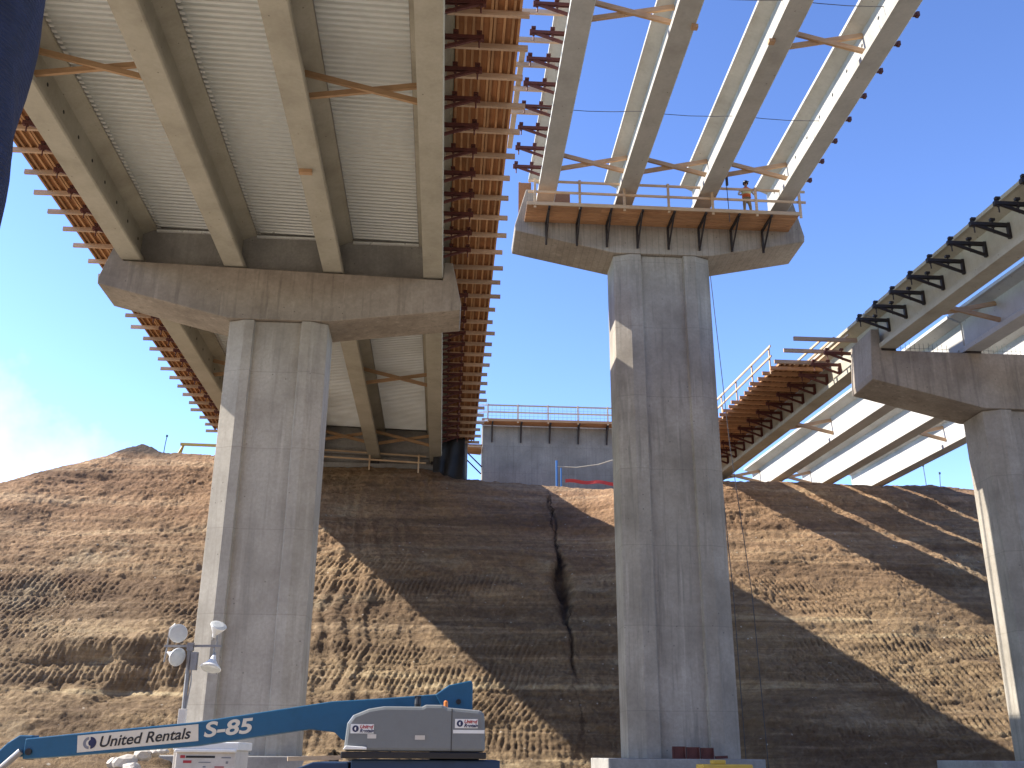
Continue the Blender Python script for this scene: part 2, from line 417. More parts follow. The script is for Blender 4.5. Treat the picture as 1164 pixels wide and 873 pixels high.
    h -= .09 * sm(rl, .75, 1.35) * np.clip(sm(X, -9.5, -7.5) * (1 - sm(X, -2, 0)) + .25 * sm(fbm(X * .1 + 90, S * .05, 2), .1, .4), 0, 1)
    # clods
    cl = fbm(X * 2.4 + 8, S * 2.4, 3, .6, True)
    h += .05 * sm(cl, .5, 1.5) * sm(fbm(X * .25 + 12, S * .3, 3), -.05, .4)
    c2 = fbm(X * 5.5 + 3, S * 5.5, 2, .6, True); h += .045 * sm(c2, .5, 1.3) * sm(fbm(X * .4 + 44, S * .5, 3), -.1, .3)
    # the gully down the middle
    gx = 6.2 + .45 * perlin(S * .35, S * 0 + 1) + .15 * perlin(S * 1.3, S * 0 + 5)
    gw = .07 + .33 * np.exp(-((zz - 8.4) / 1.5) ** 2)
    h -= (.28 + .65 * np.exp(-((zz - 8.4) / 1.7) ** 2)) * np.exp(-((X - gx) / gw) ** 2) * sm(zz, 2.5, 4.5) * (1 - sm(zz, 14.3, 15.2))
    h *= on * (1 - .55 * flat)
    edge = sm(zc - z, 0, 1.2) * .75 + .25
    h *= edge
    ny = -.707 * (1 - flat); nz = .707 + .293 * flat
    Y = y + h * ny; Z = z + h * nz
    V = np.stack([X, Y, Z], -1).reshape(-1, 3)
    nr, nc = X.shape
    i = np.arange(nr * nc).reshape(nr, nc)
    F = np.stack([i[:-1, :-1], i[:-1, 1:], i[1:, 1:], i[1:, :-1]], -1).reshape(-1, 4)
    me = bpy.data.meshes.new(obj_name)
    me.vertices.add(len(V)); me.vertices.foreach_set('co', V.ravel().astype(np.float32))
    me.loops.add(F.size); me.loops.foreach_set('vertex_index', F.ravel().astype(np.int32))
    me.polygons.add(len(F)); me.polygons.foreach_set('loop_start', np.arange(0, F.size, 4, dtype=np.int32))
    me.polygons.foreach_set('loop_total', np.full(len(F), 4, dtype=np.int32))
    me.polygons.foreach_set('use_smooth', np.ones(len(F), dtype=bool))
    me.materials.append(M['dirt']); me.update(); me.validate()
    o = bpy.data.objects.new(obj_name, me); COL.objects.link(o); tag(o, kind='structure')
    return o
hill()
def back_slope():  # unseen slope behind the camera, added to block sky light from the front faces
    xs = np.linspace(-160, 160, 81); ss = np.linspace(0, 90, 46); X, S = np.meshgrid(xs, ss)
    z = GZ - .1 + 27 * sm(S, 2, 42) + .8 * fbm(X * .08, S * .1, 4); Y = -24 - S
    n_ = len(xs); mb = MB(); mb.add(np.stack([X, Y, z], -1).reshape(-1, 3).tolist(), [(j * n_ + i, j * n_ + i + 1, (j + 1) * n_ + i + 1, (j + 1) * n_ + i) for j in range(len(ss) - 1) for i in range(n_ - 1)])
    tag(obj('sky_blocking_slope', mb, M['dirt'], smooth=True), kind='structure')
back_slope()
g = MB(); g.add([(-1500, -1500, GZ), (1500, -1500, GZ), (1500, 1500, GZ), (-1500, 1500, GZ)], [(0, 1, 2, 3)])
tag(obj('ground', g, M['ground']), kind='structure')

# ------------------------------------------------------------------ girders, decks, piers
GP = [(-.38, 0), (-.34, -.0), (.34, 0), (.38, .04), (.38, .2), (.1, .40), (.1, 1.42), (.5, 1.60), (.62, 1.62), (.62, 1.75), (-.62, 1.75), (-.62, 1.62), (-.5, 1.60), (-.1, 1.42), (-.1, .40), (-.38, .2), (-.38, .04)]
GP.pop(1)
GH = 1.75
class Line:
    """a girder axis: x and z of the girder's soffit as functions of y"""
    def __init__(s, x, z, y0=37., r=0., g=0.): s.x0, s.z0, s.y0, s.r, s.g = x, z, y0, r, g
    def x(s, y): return s.x0 + s.r * (y - s.y0)
    def z(s, y): return s.z0 + s.g * (y - s.y0)
    def p(s, y, dx=0., dz=0.): return Vector((s.x(y) + dx, y, s.z(y) + dz))
def girder(line, ya, yb, label, group, mat='girder', holes=0):
    mb = MB(); mb.extrude(GP, line.p(ya), line.p(yb), (1, 0, 0), (0, 0, 1))
    if holes:
        mb.m = 1; y = ya + .9
        while y < yb - .5:
            p = line.p(y, holes * .1, .95); mb.tube([p + Vector((-.004 * holes, 0, 0)), p + Vector((holes * .006, 0, 0))], .065, 8); y += 1.37
    o = obj('bridge_girder', mb, [M[mat], M['insert']], loc=line.p((ya + yb) / 2))
    return tag(o, label, 'girder', group)
LX = [-12.3, -8.42, -4.65, -.8]
def lz(x): return 17.45 - .027 * (x + 6.5)
LL = [Line(x, lz(x)) for x in LX]
BL = [Line(x, 21.65) for x in (3.72, 7.02, 10.35, 13.66)]
CLN = [Line(x, 15.45, 37., -.055, .027) for x in (17.55, 21.1, 24.35, 27.6)]
CFN = [Line(x, 15.43, 37., -.062, .005) for x in (17.55, 21.1, 24.35, 27.6)]
pos4 = ['leftmost', 'second from the left', 'third from the left', 'rightmost']
def tpos(k): return ['leftmost', 'second from left', 'third from left', 'rightmost'][k]
for k, l in enumerate(LL):
    girder(l, -42, 36.45, '%s concrete girder under corrugated decking, on the camera side of the pier cap' % tpos(k), 'girders of the decked bridge', holes=1 if k == 0 else 0)
    girder(l, 36.55, 62.2, '%s concrete girder under corrugated decking, between the pier cap and the hilltop' % tpos(k), 'girders of the decked bridge', holes=1 if k == 0 else 0)
for k, l in enumerate(BL):
    girder(l, -42, 37.95, '%s of the bare concrete girders against the sky above the middle pier' % tpos(k), 'bare girders of the middle bridge', 'white_girder', holes=-1 if k == 3 else 0)
cn = ['nearest, bracket-lined', 'second', 'third', 'farthest']
for k, l in enumerate(CLN):
    girder(l, 4, 36.95 + .15, '%s pale girder of the right-hand bridge rising off the cap to the upper right' % cn[k].capitalize(), 'girders of the right-hand bridge', 'girder' if k == 0 else 'pale_girder')
    girder(CFN[k], 37.2, 61.8, '%s pale girder of the right-hand bridge running down behind the cap to the hill' % cn[k].capitalize(), 'girders of the right-hand bridge', 'girder' if k == 0 else 'pale_girder')

# piers
def pier(colmat, xc, half, yf, zt_l, zt_r, tip_l, tip_r, colhalf, zcol, label, capmat, foot, thick=2.1, in_l=.45, in_r=.35, cheek=.75, xcol=None):
    xcol = xc if xcol is None else xcol
    t = thing('bridge_pier', label, 'bridge pier', (xcol, yf + thick / 2, GZ), 'bridge piers')
    # column: shallow chamfers and a recessed front panel
    d = thick / 2 - .02; cx, cy = .62, .26; rw = .86; rd = .16
    prof = [(-colhalf, -d + cy), (-colhalf + cx, -d), (-rw - .03, -d), (-rw, -d + rd), (rw, -d + rd), (rw + .03, -d), (colhalf - cx, -d), (colhalf, -d + cy),
            (colhalf, d - cy), (colhalf - cx, d), (rw + .08, d), (rw, d - rd), (-rw, d - rd), (-rw - .08, d), (-colhalf + cx, d), (-colhalf, d - cy)]
    mb = MB(); mb.extrude(prof, (xcol, yf + thick / 2, -.13), (xcol, yf + thick / 2, zcol - .02), (1, 0, 0), (0, 1, 0))
    obj('column', mb, M[colmat], t, bevel=.015)
    # hammerhead cap, drawn in elevation and swept through its thickness
    xl, xr = xc - half, xc + half
    e = [(xl, tip_l), (xcol - colhalf - .02, zcol), (xcol + colhalf + .02, zcol), (xr, tip_r), (xr + .02, tip_r + .25), (xr - in_r, zt_r + cheek), (xr - in_r - .33, zt_r + cheek), (xr - in_r - .36, zt_r), (xl + in_l + .36, zt_l), (xl + in_l + .33, zt_l + cheek), (xl + in_l, zt_l + cheek), (xl - .02, tip_l + .25)]
    mb = MB(); mb.extrude(e, (0, yf, 0), (0, yf + thick, 0), (1, 0, 0), (0, 0, 1))
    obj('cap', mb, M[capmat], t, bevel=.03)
    mb = MB(); mb.box((foot[0], foot[2], GZ - .3), (foot[1], foot[3], -.13)); obj('footing', mb, M['slab'], t, bevel=.03)
    # bearing pads under the girders
    return t
zl, zr = lz(-13) - .08, lz(0) - .08
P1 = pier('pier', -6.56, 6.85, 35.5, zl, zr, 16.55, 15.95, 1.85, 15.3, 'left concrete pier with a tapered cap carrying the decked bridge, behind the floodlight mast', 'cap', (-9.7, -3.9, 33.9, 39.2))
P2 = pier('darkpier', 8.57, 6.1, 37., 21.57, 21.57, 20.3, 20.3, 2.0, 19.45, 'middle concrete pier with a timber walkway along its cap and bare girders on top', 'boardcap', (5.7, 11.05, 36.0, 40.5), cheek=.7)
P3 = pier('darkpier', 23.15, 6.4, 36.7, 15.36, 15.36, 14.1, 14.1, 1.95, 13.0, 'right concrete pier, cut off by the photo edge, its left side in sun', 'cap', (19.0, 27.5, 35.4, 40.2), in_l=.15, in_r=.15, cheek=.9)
def pads(p, lines, ys, top):
    for l in lines:
        for y in ys:
            mb = MB(); z = l.z(y); mb.box((l.x(y) - .3, y - .2, top(l.x(y)) - .01), (l.x(y) + .3, y + .2, z - .002)); obj('bearing_pad', mb, M['blacksteel'], p)
pads(P1, LL, (36.1, 36.95), lambda x: lz(x) - .09)
pads(P2, BL, (37.6,), lambda x: 21.56)
pads(P3, CLN, (36.9,), lambda x: 15.35)

# the deck of the left bridge: slab, corrugated stay-in-place forms, diaphragms
DK = thing('bridge_deck', 'concrete deck on corrugated metal forms spanning the four girders of the left bridge', 'bridge deck', (-6.5, 28, 17.4))
mb = MB()
zz = lambda x: lz(x) + GH
pf = [(-14.95, zz(-14.95) + .10), (1.55, zz(1.55) + .10), (1.55, zz(1.55) + .36), (-14.95, zz(-14.95) + .36)]
mb.extrude(pf, (0, -42, 0), (0, 62.6, 0), (1, 0, 0), (0, 0, 1)); obj('slab', mb, M['slab'], DK)
def corrugated(a, b, ya, yb):
    mb = MB(); pitch = .235; y = ya; prof = []
    xa, xb = LX[a] + .585, LX[b] - .585
    while y < yb - pitch:
        prof += [(y, .0), (y + .075, .0), (y + .10, .075), (y + .205, .075)]; y += pitch
    vs = []
    for q, dz in prof:
        vs += [(xa, q, zz(xa) + dz), (xb, q, zz(xb) + dz)]
    fs = [(2 * i, 2 * i + 1, 2 * i + 3, 2 * i + 2) for i in range(len(prof) - 1)]
    mb.add(vs, fs)
    f = obj('metal_form', mb, M['galv'], DK)
    sol = f.modifiers.new('t', 'SOLIDIFY'); sol.thickness = .002
    if a < 2:   # bright rib ends and support angle along the left side of the bay
        vs = []; fs = []; y = ya; k = 0; z0 = zz(xa) - .03   # a comb: one strip with a tooth per rib
        while y < yb - pitch:
            vs += [(xa, y, z0), (xa + .012, y, z0), (xa + .19, y, z0 - .02), (xa, y + .12, z0), (xa + .012, y + .12, z0), (xa + .19, y + .12, z0 - .02)]
            q = 6 * k; fs += [(q, q + 1, q + 4, q + 3), (q + 1, q + 2, q + 5, q + 4)]
            if k: fs.append((q - 3, q - 2, q + 1, q))
            y += pitch; k += 1
        mb = MB(); mb.add(vs, fs)
        obj('rib_closure', mb, M['galvedge'], f)
    mb = MB()
    for x, sg in ((xa, 1), (xb, -1)):
        mb.extrude([(0, 0), (sg * .055, 0), (sg * .055, .004), (0, .004)], (x, ya, zz(x) - .034), (x, yb, zz(x) - .034), (1, 0, 0), (0, 0, 1))
    obj('support_angle', mb, M['steel'], f)
for k in range(3):
    corrugated(k, k + 1, -6.08, 36.3); corrugated(k, k + 1, 37.0, 61.4)
    xa, xb = LX[k] + .11, LX[k + 1] - .11
    for y0, y1 in ((36.12, 36.42), (36.62, 36.92), (61.5, 61.9)):
        mb = MB(); e = [(xa, lz(xa) + .12), (xb, lz(xb) + .12), (xb, zz(xb) - .14), (xb - .5, zz(xb) - .13), (xb - .5, zz(xb) + .06), (xa + .5, zz(xa) + .06), (xa + .5, zz(xa) - .13), (xa, zz(xa) - .14)]
        mb.extrude(e, (0, y0, 0), (0, y1, 0), (1, 0, 0), (0, 0, 1)); obj('diaphragm', mb, M['slab'], DK)
        if y0 < 36.2:
            mb = MB(); mb.box((xa + .52, y0 - .10, zz(xb) - .13), (xb - .52, y0 - .004, zz(xb) - .05)); obj('form_flashing', mb, M['galvedge'], DK)

# ------------------------------------------------------------------ steel overhang brackets
def make_bracket(m, name, label, group):
    """built pointing to +X from the girder web at the origin (z = girder soffit)"""
    t = thing(name, label, 'bracket', (0, 0, 0), group)
    a = MB()
    for s in (-.045, .045): a.box((.11, s - .018, .96), (1.42, s + .018, 1.07))
    a.box((1.34, -.07, .94), (1.43, .07, 1.09)); obj('arm', a, m, t, rel=True)
    a = MB(); a.box((.105, -.06, .54), (.20, .06, 1.09)); obj('leg', a, m, t, rel=True)
    a = MB()
    a.beam((.16, 0, .60), (1.25, 0, .99), .075, .09); obj('strut', a, m, t, rel=True)
    for x in (.66, 1.30):
        a = MB(); a.tube([(x, 0, .70), (x, 0, 1.22)], .024, 6)
        a.box((x - .075, -.06, 1.15), (x + .075, .06, 1.232)); a.box((x - .04, -.04, .90), (x + .04, .04, .95))
        obj('screw_jack', a, m, t, rel=True)
    return t
_proto = {}
def bracket(m, line, y, side, label, group):
    key = m
    loc = line.p(y)
    if key not in _proto:
        b = make_bracket(M[m], 'overhang_bracket', label, group); _proto[key] = b
        b.location = loc; b.rotation_euler = (0, 0, 0 if side > 0 else math.pi); return b
    return dup(_proto[key], loc, 0 if side > 0 else math.pi, label, group)
def joist_mb(line, y, side, a, b, dz=1.232, w=.095, h=.165):
    mb = MB(); mb.beam(line.p(y, side * a, dz + h / 2), line.p(y, side * b, dz + h / 2), w, h); return mb
STEP = 1.375
def overhang(line, side, y0, y1, label, edge, tip, ycap, plyseg=2.44, board=True, jstep=1.375, inner=.635, jm='joist'):
    """timber formwork on the brackets: joists, stringers, plywood, edge board"""
    t = thing('overhang_formwork', label, 'formwork', line.p((y0 + y1) / 2, side * 1.2, 1.2), 'timber overhang formwork')
    y = y0 + .25; k = 0
    while y < y1:
        j = joist_mb(line, y + random.uniform(-.04, .04), side, .42, tip + random.uniform(-.14, .12)); obj('joist', j, M[jm], t); y += jstep; k += 1
    xs = [.70, .92, 1.14, 1.36, 1.62, 1.72, 1.98, 2.22, edge - .04]
    for x in xs:
        mb = MB(); mb.beam(line.p(y0, side * x, 1.40 + .048), line.p(y1, side * x, 1.40 + .048), .07, .095); obj('stringer', mb, M['stringer'], t)
    y = y0
    while y < y1 - .1:
        yy = min(y + plyseg, y1)
        mb = MB(); a, b = line.p(y, 0, 1.497), line.p(yy - .006, 0, 1.497); x0, x1 = sorted((side * inner, side * edge))
        mb.hexa([(a.x + x0, a.y, a.z), (a.x + x1, a.y, a.z), (b.x + x1, b.y, b.z), (b.x + x0, b.y, b.z), (a.x + x0, a.y, a.z + .02), (a.x + x1, a.y, a.z + .02), (b.x + x1, b.y, b.z + .02), (b.x + x0, b.y, b.z + .02)])
        obj('plywood', mb, M['ply'], t); y = yy
    if not board: return t
    mb = MB(); mb.beam(line.p(y0, side * (edge - .02), 1.52 + .33), line.p(y1, side * (edge - .02), 1.52 + .33), .04, .64); obj('edge_board', mb, M['ply'], t)
    return t
YC = 36.3
overhang(LL[3], 1, 8.0, 62.0, 'orange timber formwork on rust-red brackets along the right edge of the decked bridge', 2.42, 2.75, YC)
overhang(LL[0], -1, 8.0, 62.0, 'timber formwork with protruding joists along the far left edge of the decked bridge', 2.45, 2.85, YC)
def walkrail(name, label, pts, posts, group='timber guard rails', h=1.1, cat='guard rail', post_dir=None):
    t = thing(name, label, cat, pts[0], group)
    a, b = Vector(pts[0]), Vector(pts[1])
    for q in (h, h * .55):
        mb = MB(); mb.beam(a + Vector((0, 0, q)), b + Vector((0, 0, q)), .05, .1); obj('rail', mb, M['rail'], t)
    for k in range(posts):
        p = a.lerp(b, (k + .15) / (posts - .7)); n = (b - a).normalized().cross(Vector((0, 0, 1))) * .05
        mb = MB(); mb.beam(p + n + Vector((0, 0, -.15)), p + n + Vector((0, 0, h + .08)), .05, .1, up=(b - a)); obj('post', mb, M['rail'], t)
    return t
# brackets
def row(m, line, side, y0, y1, lab, group):
    y = y0; n = 1; step = STEP if y1 > y0 else -STEP
    while (y < y1) if step > 0 else (y > y1):
        bracket(m, line, y, side, lab % ordn(n), group); y += step; n += 1
G1_ = 'rust-red brackets under the decked bridge'
ka = int((36.0 - 8.25) // STEP); y_a = 8.25 + STEP * (ka - .5)
row('rust', LL[3], 1, y_a, 12., 'rusty bracket under the right overhang of the left bridge, %s from cap toward camera', G1_)
row('rust', LL[3], 1, 8.25 + STEP * (math.ceil((37.8 - 8.25) / STEP) + .5), 61.5, 'rusty bracket under the right overhang of the left bridge, %s from cap toward hill', G1_)
row('rust', LL[0], -1, y_a, 27., 'rusty bracket under the left overhang of the left bridge, %s from cap toward camera', G1_)
row('rust', LL[0], -1, 8.25 + STEP * (math.ceil((37.8 - 8.25) / STEP) + .5), 61.5, 'rusty bracket under the left overhang of the left bridge, %s from cap toward hill', G1_)
# middle bridge, left side: brackets with loose joists still being laid
y = 35.9; n = 1
while y > 20.5:
    bracket('rust', BL[0], y, -1, 'dark red steel bracket on the leftmost bare girder, %s from the middle cap' % ordn(n), 'brackets on the left side of the middle bridge')
    if n not in (1, 2):
        o = obj('timber_joist', joist_mb(BL[0], y - .62 + random.uniform(-.05, .05), -1, .35, 2.05 + random.uniform(-.12, .12)), M['joist'], loc=BL[0].p(y - .62, -1.2, 1.3))
        tag(o, 'pale joist over the brackets of the leftmost bare girder, %s from middle cap' % ordn(n - 2), 'joist', 'joists laid along the leftmost bare girder')
    y -= STEP; n += 1
mb = MB(); mb.beam(BL[0].p(35.2, -1.62, 1.232 + .19), BL[0].p(29.0, -1.55, 1.232 + .19), .2, .05)
tag(obj('timber_plank', mb, M['rail'], loc=BL[0].p(32, -1.6, 1.4)), 'single pale plank lying lengthwise over the brackets left of the leftmost bare girder', 'plank')
st = thing('overhang_bracket', 'stub', 'bracket', (0, 0, 0), 'brackets on the right side of the middle bridge')
a_ = MB(); a_.box((.11, -.06, .95), (1.16, .06, 1.07)); a_.box((1.08, -.075, .93), (1.18, .075, 1.09)); obj('arm', a_, M['rust'], st, rel=True)
a_ = MB(); a_.box((.105, -.06, .54), (.20, .06, .95)); obj('leg', a_, M['rust'], st, rel=True)
a_ = MB(); a_.beam((.16, 0, .62), (.95, 0, .97), .07, .08); obj('strut', a_, M['rust'], st, rel=True)
for k in range(10):
    y = 36.0 - 1.45 * k; lab = 'dark red bracket sticking out right of the rightmost bare girder, %s from the middle cap' % ordn(k + 1)
    if k: dup(st, BL[3].p(y), 0, lab, 'brackets on the right side of the middle bridge')
    else: st.location = BL[3].p(y); st['label'] = lab
0 and row('rust', BL[3], 1, 35.9, 22., 'dark red bracket sticking out right of the rightmost bare girder, %s from the middle cap', 'brackets on the right side of the middle bridge')
# right-hand bridge: bare brackets on the near span, formwork on the far span
row('blacksteel', CLN[0], -1, 36.2, 22.5, 'black steel bracket on the right-hand bridge, %s up the bare girder from the cap', 'black brackets on the right-hand bridge')
row('rust', Line(17.55, 15.24, 37., -.062, .005), -1, 39.4, 60., 'dark bracket under the timber overhang of the right-hand bridge, %s from the cap', 'dark brackets under the right-hand formwork')
CLF = Line(17.55, 15.14, 37., -.062, .005)
overhang(CLF, -1, 41.7, 61.5, 'orange-brown timber overhang formwork beside the right-hand bridge, sloping down to the hill', 2.5, 2.9, YC, board=False, jstep=.6875, inner=.13, jm='formjoist')
for k, yy in enumerate((38.4, 39.75, 41.1)):
    o = obj('timber_joist', joist_mb(CLF, yy, -1, .42, 3.15 - .1 * k), M['joist'], loc=CLF.p(yy, -1.6, 1.3))
    tag(o, 'long bare joist at the upper end of the right formwork, %s from the cap' % ordn(k + 1), 'joist', 'bare joists beside the right-hand cap')
for k, xx in enumerate((.9, 1.35, 1.8)):
    mb = MB(); mb.beam(CLF.p(38.1 + .4 * k, -xx, 1.4 + .05), CLF.p(41.65, -xx, 1.4 + .05), .06, .09)
    tag(obj('timber_stringer', mb, M['rail'], loc=CLF.p(40, -xx, 1.4)), 'short pale stringer across the bare joists at the right-hand cap, %s from the girder' % ordn(k + 1), 'stringer', 'stringers across the bare joists')
walkrail('guard_rail', 'pale timber guard rail along the outer edge of the right-hand overhang formwork', (CLF.p(42.2, -2.62, 1.42), CLF.p(61, -2.62, 1.42)), 9)

# ------------------------------------------------------------------ timber cross braces
def brace(la, lb, y, label, group, lo=.50, hi=1.25, swap=False, sk=.35):
    t = thing('cross_brace', label, 'cross brace', (la.p(y) + lb.p(y)) / 2 + Vector((0, 0, .9)), group)
    for s, (za, zb) in enumerate(((hi, lo), (lo, hi))):
        dy = sk * (.5 if s else -.5) * .3
        mb = MB(); mb.beam(la.p(y + dy - .02, .11, za), lb.p(y + dy + .02, -.11, zb), .10, .17); obj('timber', mb, M['brace'], t)
    return t
gL = 'timber cross braces under the decked bridge'
brace(LL[0], LL[1], 24.9, 'crossed timber brace between the two left girders, near the navy wrap', gL)
brace(LL[2], LL[3], 25.1, 'crossed timber brace between the two right girders of the decked bridge, on the camera side', gL)
brace(LL[2], LL[3], 49.4, 'crossed timber brace between the right girders beyond the cap, halfway to the hill', gL)
brace(LL[2], LL[3], 60.3, 'dark crossed brace at the hilltop end between the two right girders', gL)
brace(LL[1], LL[2], 60.3, 'dark crossed brace at the hilltop end, right beside the left column', gL)
brace(LL[0], LL[1], 49.4, 'crossed timber brace left of the left column beyond the cap', gL)
gB = 'timber cross braces of the middle bridge'
for k, s in enumerate(('left', 'middle', 'right')):
    brace(BL[k], BL[k + 1], 35.2, 'crossed timber brace just above the middle walkway, in the %s bay' % s, gB)
brace(BL[0], BL[1], 26.3, 'crossed timber brace at the top edge of the photo between the two left bare girders', gB)
brace(BL[2], BL[3], 27.2, 'crossed timber brace high between the two right bare girders', gB)
gC = 'timber cross braces of the right-hand bridge'
brace(CLN[0], CLN[1], 34.6, 'V-shaped timber brace above the right cap between the first two girders', gC)
brace(CFN[0], CFN[1], 49.8, 'timber brace below the right cap between the first two girders', gC)
brace(CFN[2], CFN[3], 50.5, 'timber brace below the right cap between the third and last girders', gC)
brace(CFN[0], CFN[1], 60.4, 'timber brace at the hill end of the right-hand bridge beside the formwork', gC)
brace(CFN[1], CFN[2], 60.4, 'timber brace at the hill end of the right-hand bridge in its middle bay', gC)
# ------------------------------------------------------------------ middle cap: walkway, rails, end boards, rebar, worker
ZP = 20.72
wk = thing('work_platform', 'orange timber walkway with black brackets hung on the front of the middle cap', 'work platform', (8.4, 36.3, ZP))
for k in range(6):
    y = 35.58 + k * .24
    for xa, xb in ((2.85, 5.9), (5.905, 9.6), (9.605, 14.0)):
        mb = MB(); mb.box((xa, y, ZP + random.uniform(0, .006)), (xb, y + .205, ZP + .045)); obj('plank', mb, M['plank'], wk)
mb = MB(); mb.box((2.84, 35.53, ZP - .02), (14.02, 35.575, ZP + .13)); obj('toe_board', mb, M['rail'], wk)
for x in (3.75, 5.02, 6.27, 7.55, 8.85, 10.15, 11.52, 12.85):
    mb = MB()
    mb.box((x - .04, 35.56, ZP - .10), (x + .04, 36.98, ZP - .004)); mb.box((x - .04, 36.9, ZP - 1.05), (x + .04, 36.985, ZP - .10))
    mb.beam((x, 35.75, ZP - .12), (x, 36.93, ZP - .98), .06, .06)
    obj('bracket', mb, M['blacksteel'], wk)
walkrail('guard_rail', 'timber guard rail standing on the front edge of the middle cap walkway', ((2.9, 35.66, ZP + .05), (14.35, 35.66, ZP + .05)), 7)
for x, y, lab in ((2.95, 38.1, 'upright orange form panel at the left end of the middle cap'), (4.62, 38.75, 'upright orange form panel behind the leftmost bare girder on the middle cap')):
    w = .55 if x < 3 else .75
    mb = MB(); mb.box((x - w / 2, y, 21.6), (x + w / 2, y + .02, 23.25)); mb.m = 1
    for q in (-w / 2 + .05, w / 2 - .05): mb.box((x + q - .04, y + .02, 21.6), (x + q + .04, y + .1, 23.3))
    tag(obj('form_panel', mb, [M['ply'], M['rail']], loc=(x, y, 21.6)), lab, 'form panel', 'form panels on the middle cap')
def rebar_row(name, label, xa, xb, y, z0, z1, step=.15, longs=2, jitter=.02, xf=None, rows=1):
    mb = MB(); x = xa
    while x < xb:
        h = z1 + random.uniform(-.04, .04)
        mb.tube([(x, y, z0), (x + random.uniform(-jitter, jitter), y, h)], .009, 5)
        x += step
    for k in range(longs):
        q = z0 + (z1 - z0) * (k + 1) / (longs + .6); mb.tube([(xa, y + .012, q), (xb, y + .012, q)], .008, 5)
    return tag(obj(name, mb, M['rebar'], loc=((xa + xb) / 2, y, z0)), label, 'rebar')
rebar_row('rebar_cage', 'row of thin upright rebar behind the girders on the middle cap', 4.9, 13.4, 38.7, 21.5, 22.35, .2)
def person(loc):
    t = thing('person', 'worker in orange vest and dark helmet behind the middle cap guard rail', 'person', loc)
    V = []; E = []; Rr = []
    def v(p, r, par=None):
        V.append(p); Rr.append(r if isinstance(r, tuple) else (r, r)); i = len(V) - 1
        if par is not None: E.append((par, i))
        return i
    pel = v((0, 0, .93), (.155, .11)); wa = v((0, 0, 1.10), (.14, .10), pel); ch = v((0, -.01, 1.30), (.175, .115), wa); sh = v((0, 0, 1.43), (.14, .09), ch)
    nk = v((0, 0, 1.53), .055, sh); hd = v((0, -.02, 1.62), (.075, .09), nk); v((0, -.015, 1.74), (.07, .085), hd)
    for s in (-1, 1):
        hip = v((s * .10, 0, .86), .095, pel); kn = v((s * .13, -.04, .48), .062, hip); an = v((s * .14, .01, .09), .045, kn); v((s * .15, -.15, .035), (.045, .032), an)
        so = v((s * .21, 0, 1.40), .062, sh); el = v((s * .34, -.02, 1.16), .045, so); wr = v((s * .30, -.20, 1.02), .03, el)
        pm = v((s * .295, -.26, 1.005), (.036, .02), wr)
        for k in range(4):
            f = v((s * (.268 + .018 * k), -.315, 1.0), .0085, pm); f2 = v((s * (.268 + .018 * k), -.335 - .006 * (k in (1, 2)), .965), .007, f)
        th = v((s * .262, -.265, .995), .010, pm); v((s * .252, -.30, .975), .008, th)
    me = bpy.data.meshes.new('body'); me.from_pydata(V, E, []); o = bpy.data.objects.new('body', me); COL.objects.link(o)
    o.modifiers.new('skin', 'SKIN'); 
    for i, d in enumerate(me.skin_vertices[0].data): d.radius = Rr[i]; d.use_root = (i == 0)
    o.modifiers.new('sub', 'SUBSURF').levels = 1
    dg = bpy.context.evaluated_depsgraph_get(); dg.update()
    m2 = bpy.data.meshes.new_from_object(o.evaluated_get(dg)); bpy.data.objects.remove(o)
    for m in ('trousers', 'shirt', 'skin', 'boot'): m2.materials.append(M[m])
    for p in m2.polygons:
        c = p.center
        hand = c.y < -.17 and .9 < c.z < 1.15
        p.material_index = 2 if (c.z > 1.5 or hand) else 3 if c.z < .13 else 1 if (c.z > .99 or abs(c.x) > .24) else 0
        p.use_smooth = True
    def add(name, me):
        ob = bpy.data.objects.new(name, me); COL.objects.link(ob); ob.parent = t; return ob
    body = add('body', m2)
    # vest: an open shell round the trunk
    mb = MB(); n = 20; ring = []
    for z, a, b in ((1.00, .185, .145), (1.15, .185, .140), (1.30, .215, .150), (1.42, .20, .125), (1.475, .13, .095)):
        ring.append([(a * math.cos(2 * math.pi * k / n), -.005 + b * math.sin(2 * math.pi * k / n), z) for k in range(n)])
    mb.add([p for r_ in ring for p in r_], [])
    for i in range(4):
        mb.m = 1 if i == 1 else 0
        for k in range(n): mb.f.append([i * n + k, i * n + (k + 1) % n, (i + 1) * n + (k + 1) % n, (i + 1) * n + k]); mb.mi.append(mb.m)
    mb.m = 0
    ve = add('vest', mb.mesh('vest', [M['vest'], M['vestband']], smooth=True)); so = ve.modifiers.new('t', 'SOLIDIFY'); so.thickness = .012
    mb = MB(); mb.v = []; rings = []
    for z, a in ((1.665, .112), (1.70, .118), (1.76, .108), (1.80, .075), (1.825, .02)):
        rings.append([(a * math.cos(2 * math.pi * k / 16), -.018 + a * 1.18 * math.sin(2 * math.pi * k / 16), z) for k in range(16)])
    mb.add([p for r_ in rings for p in r_], [(i * 16 + k, i * 16 + (k + 1) % 16, (i + 1) * 16 + (k + 1) % 16, (i + 1) * 16 + k) for i in range(4) for k in range(16)] + [tuple(range(64, 80))])
    mb.box((-.09, -.225, 1.672), (.09, -.11, 1.685))
    add('helmet', mb.mesh('helmet', M['helmet'], smooth=True))
    for s in (-1, 1):
        e = MB(); e.tube([(s * .032, -.112, 1.635), (s * .032, -.12, 1.635)], .011, 8); add('eye', e.mesh('eye', M['blackprint']))
    e = MB(); e.beam((0, -.112, 1.635), (0, -.135, 1.59), .024, .02); add('nose', e.mesh('nose', M['skin']))
    e = MB(); e.box((-.028, -.112, 1.552), (.028, -.108, 1.562)); add('mouth', e.mesh('mouth', M['redprint']))
    return t
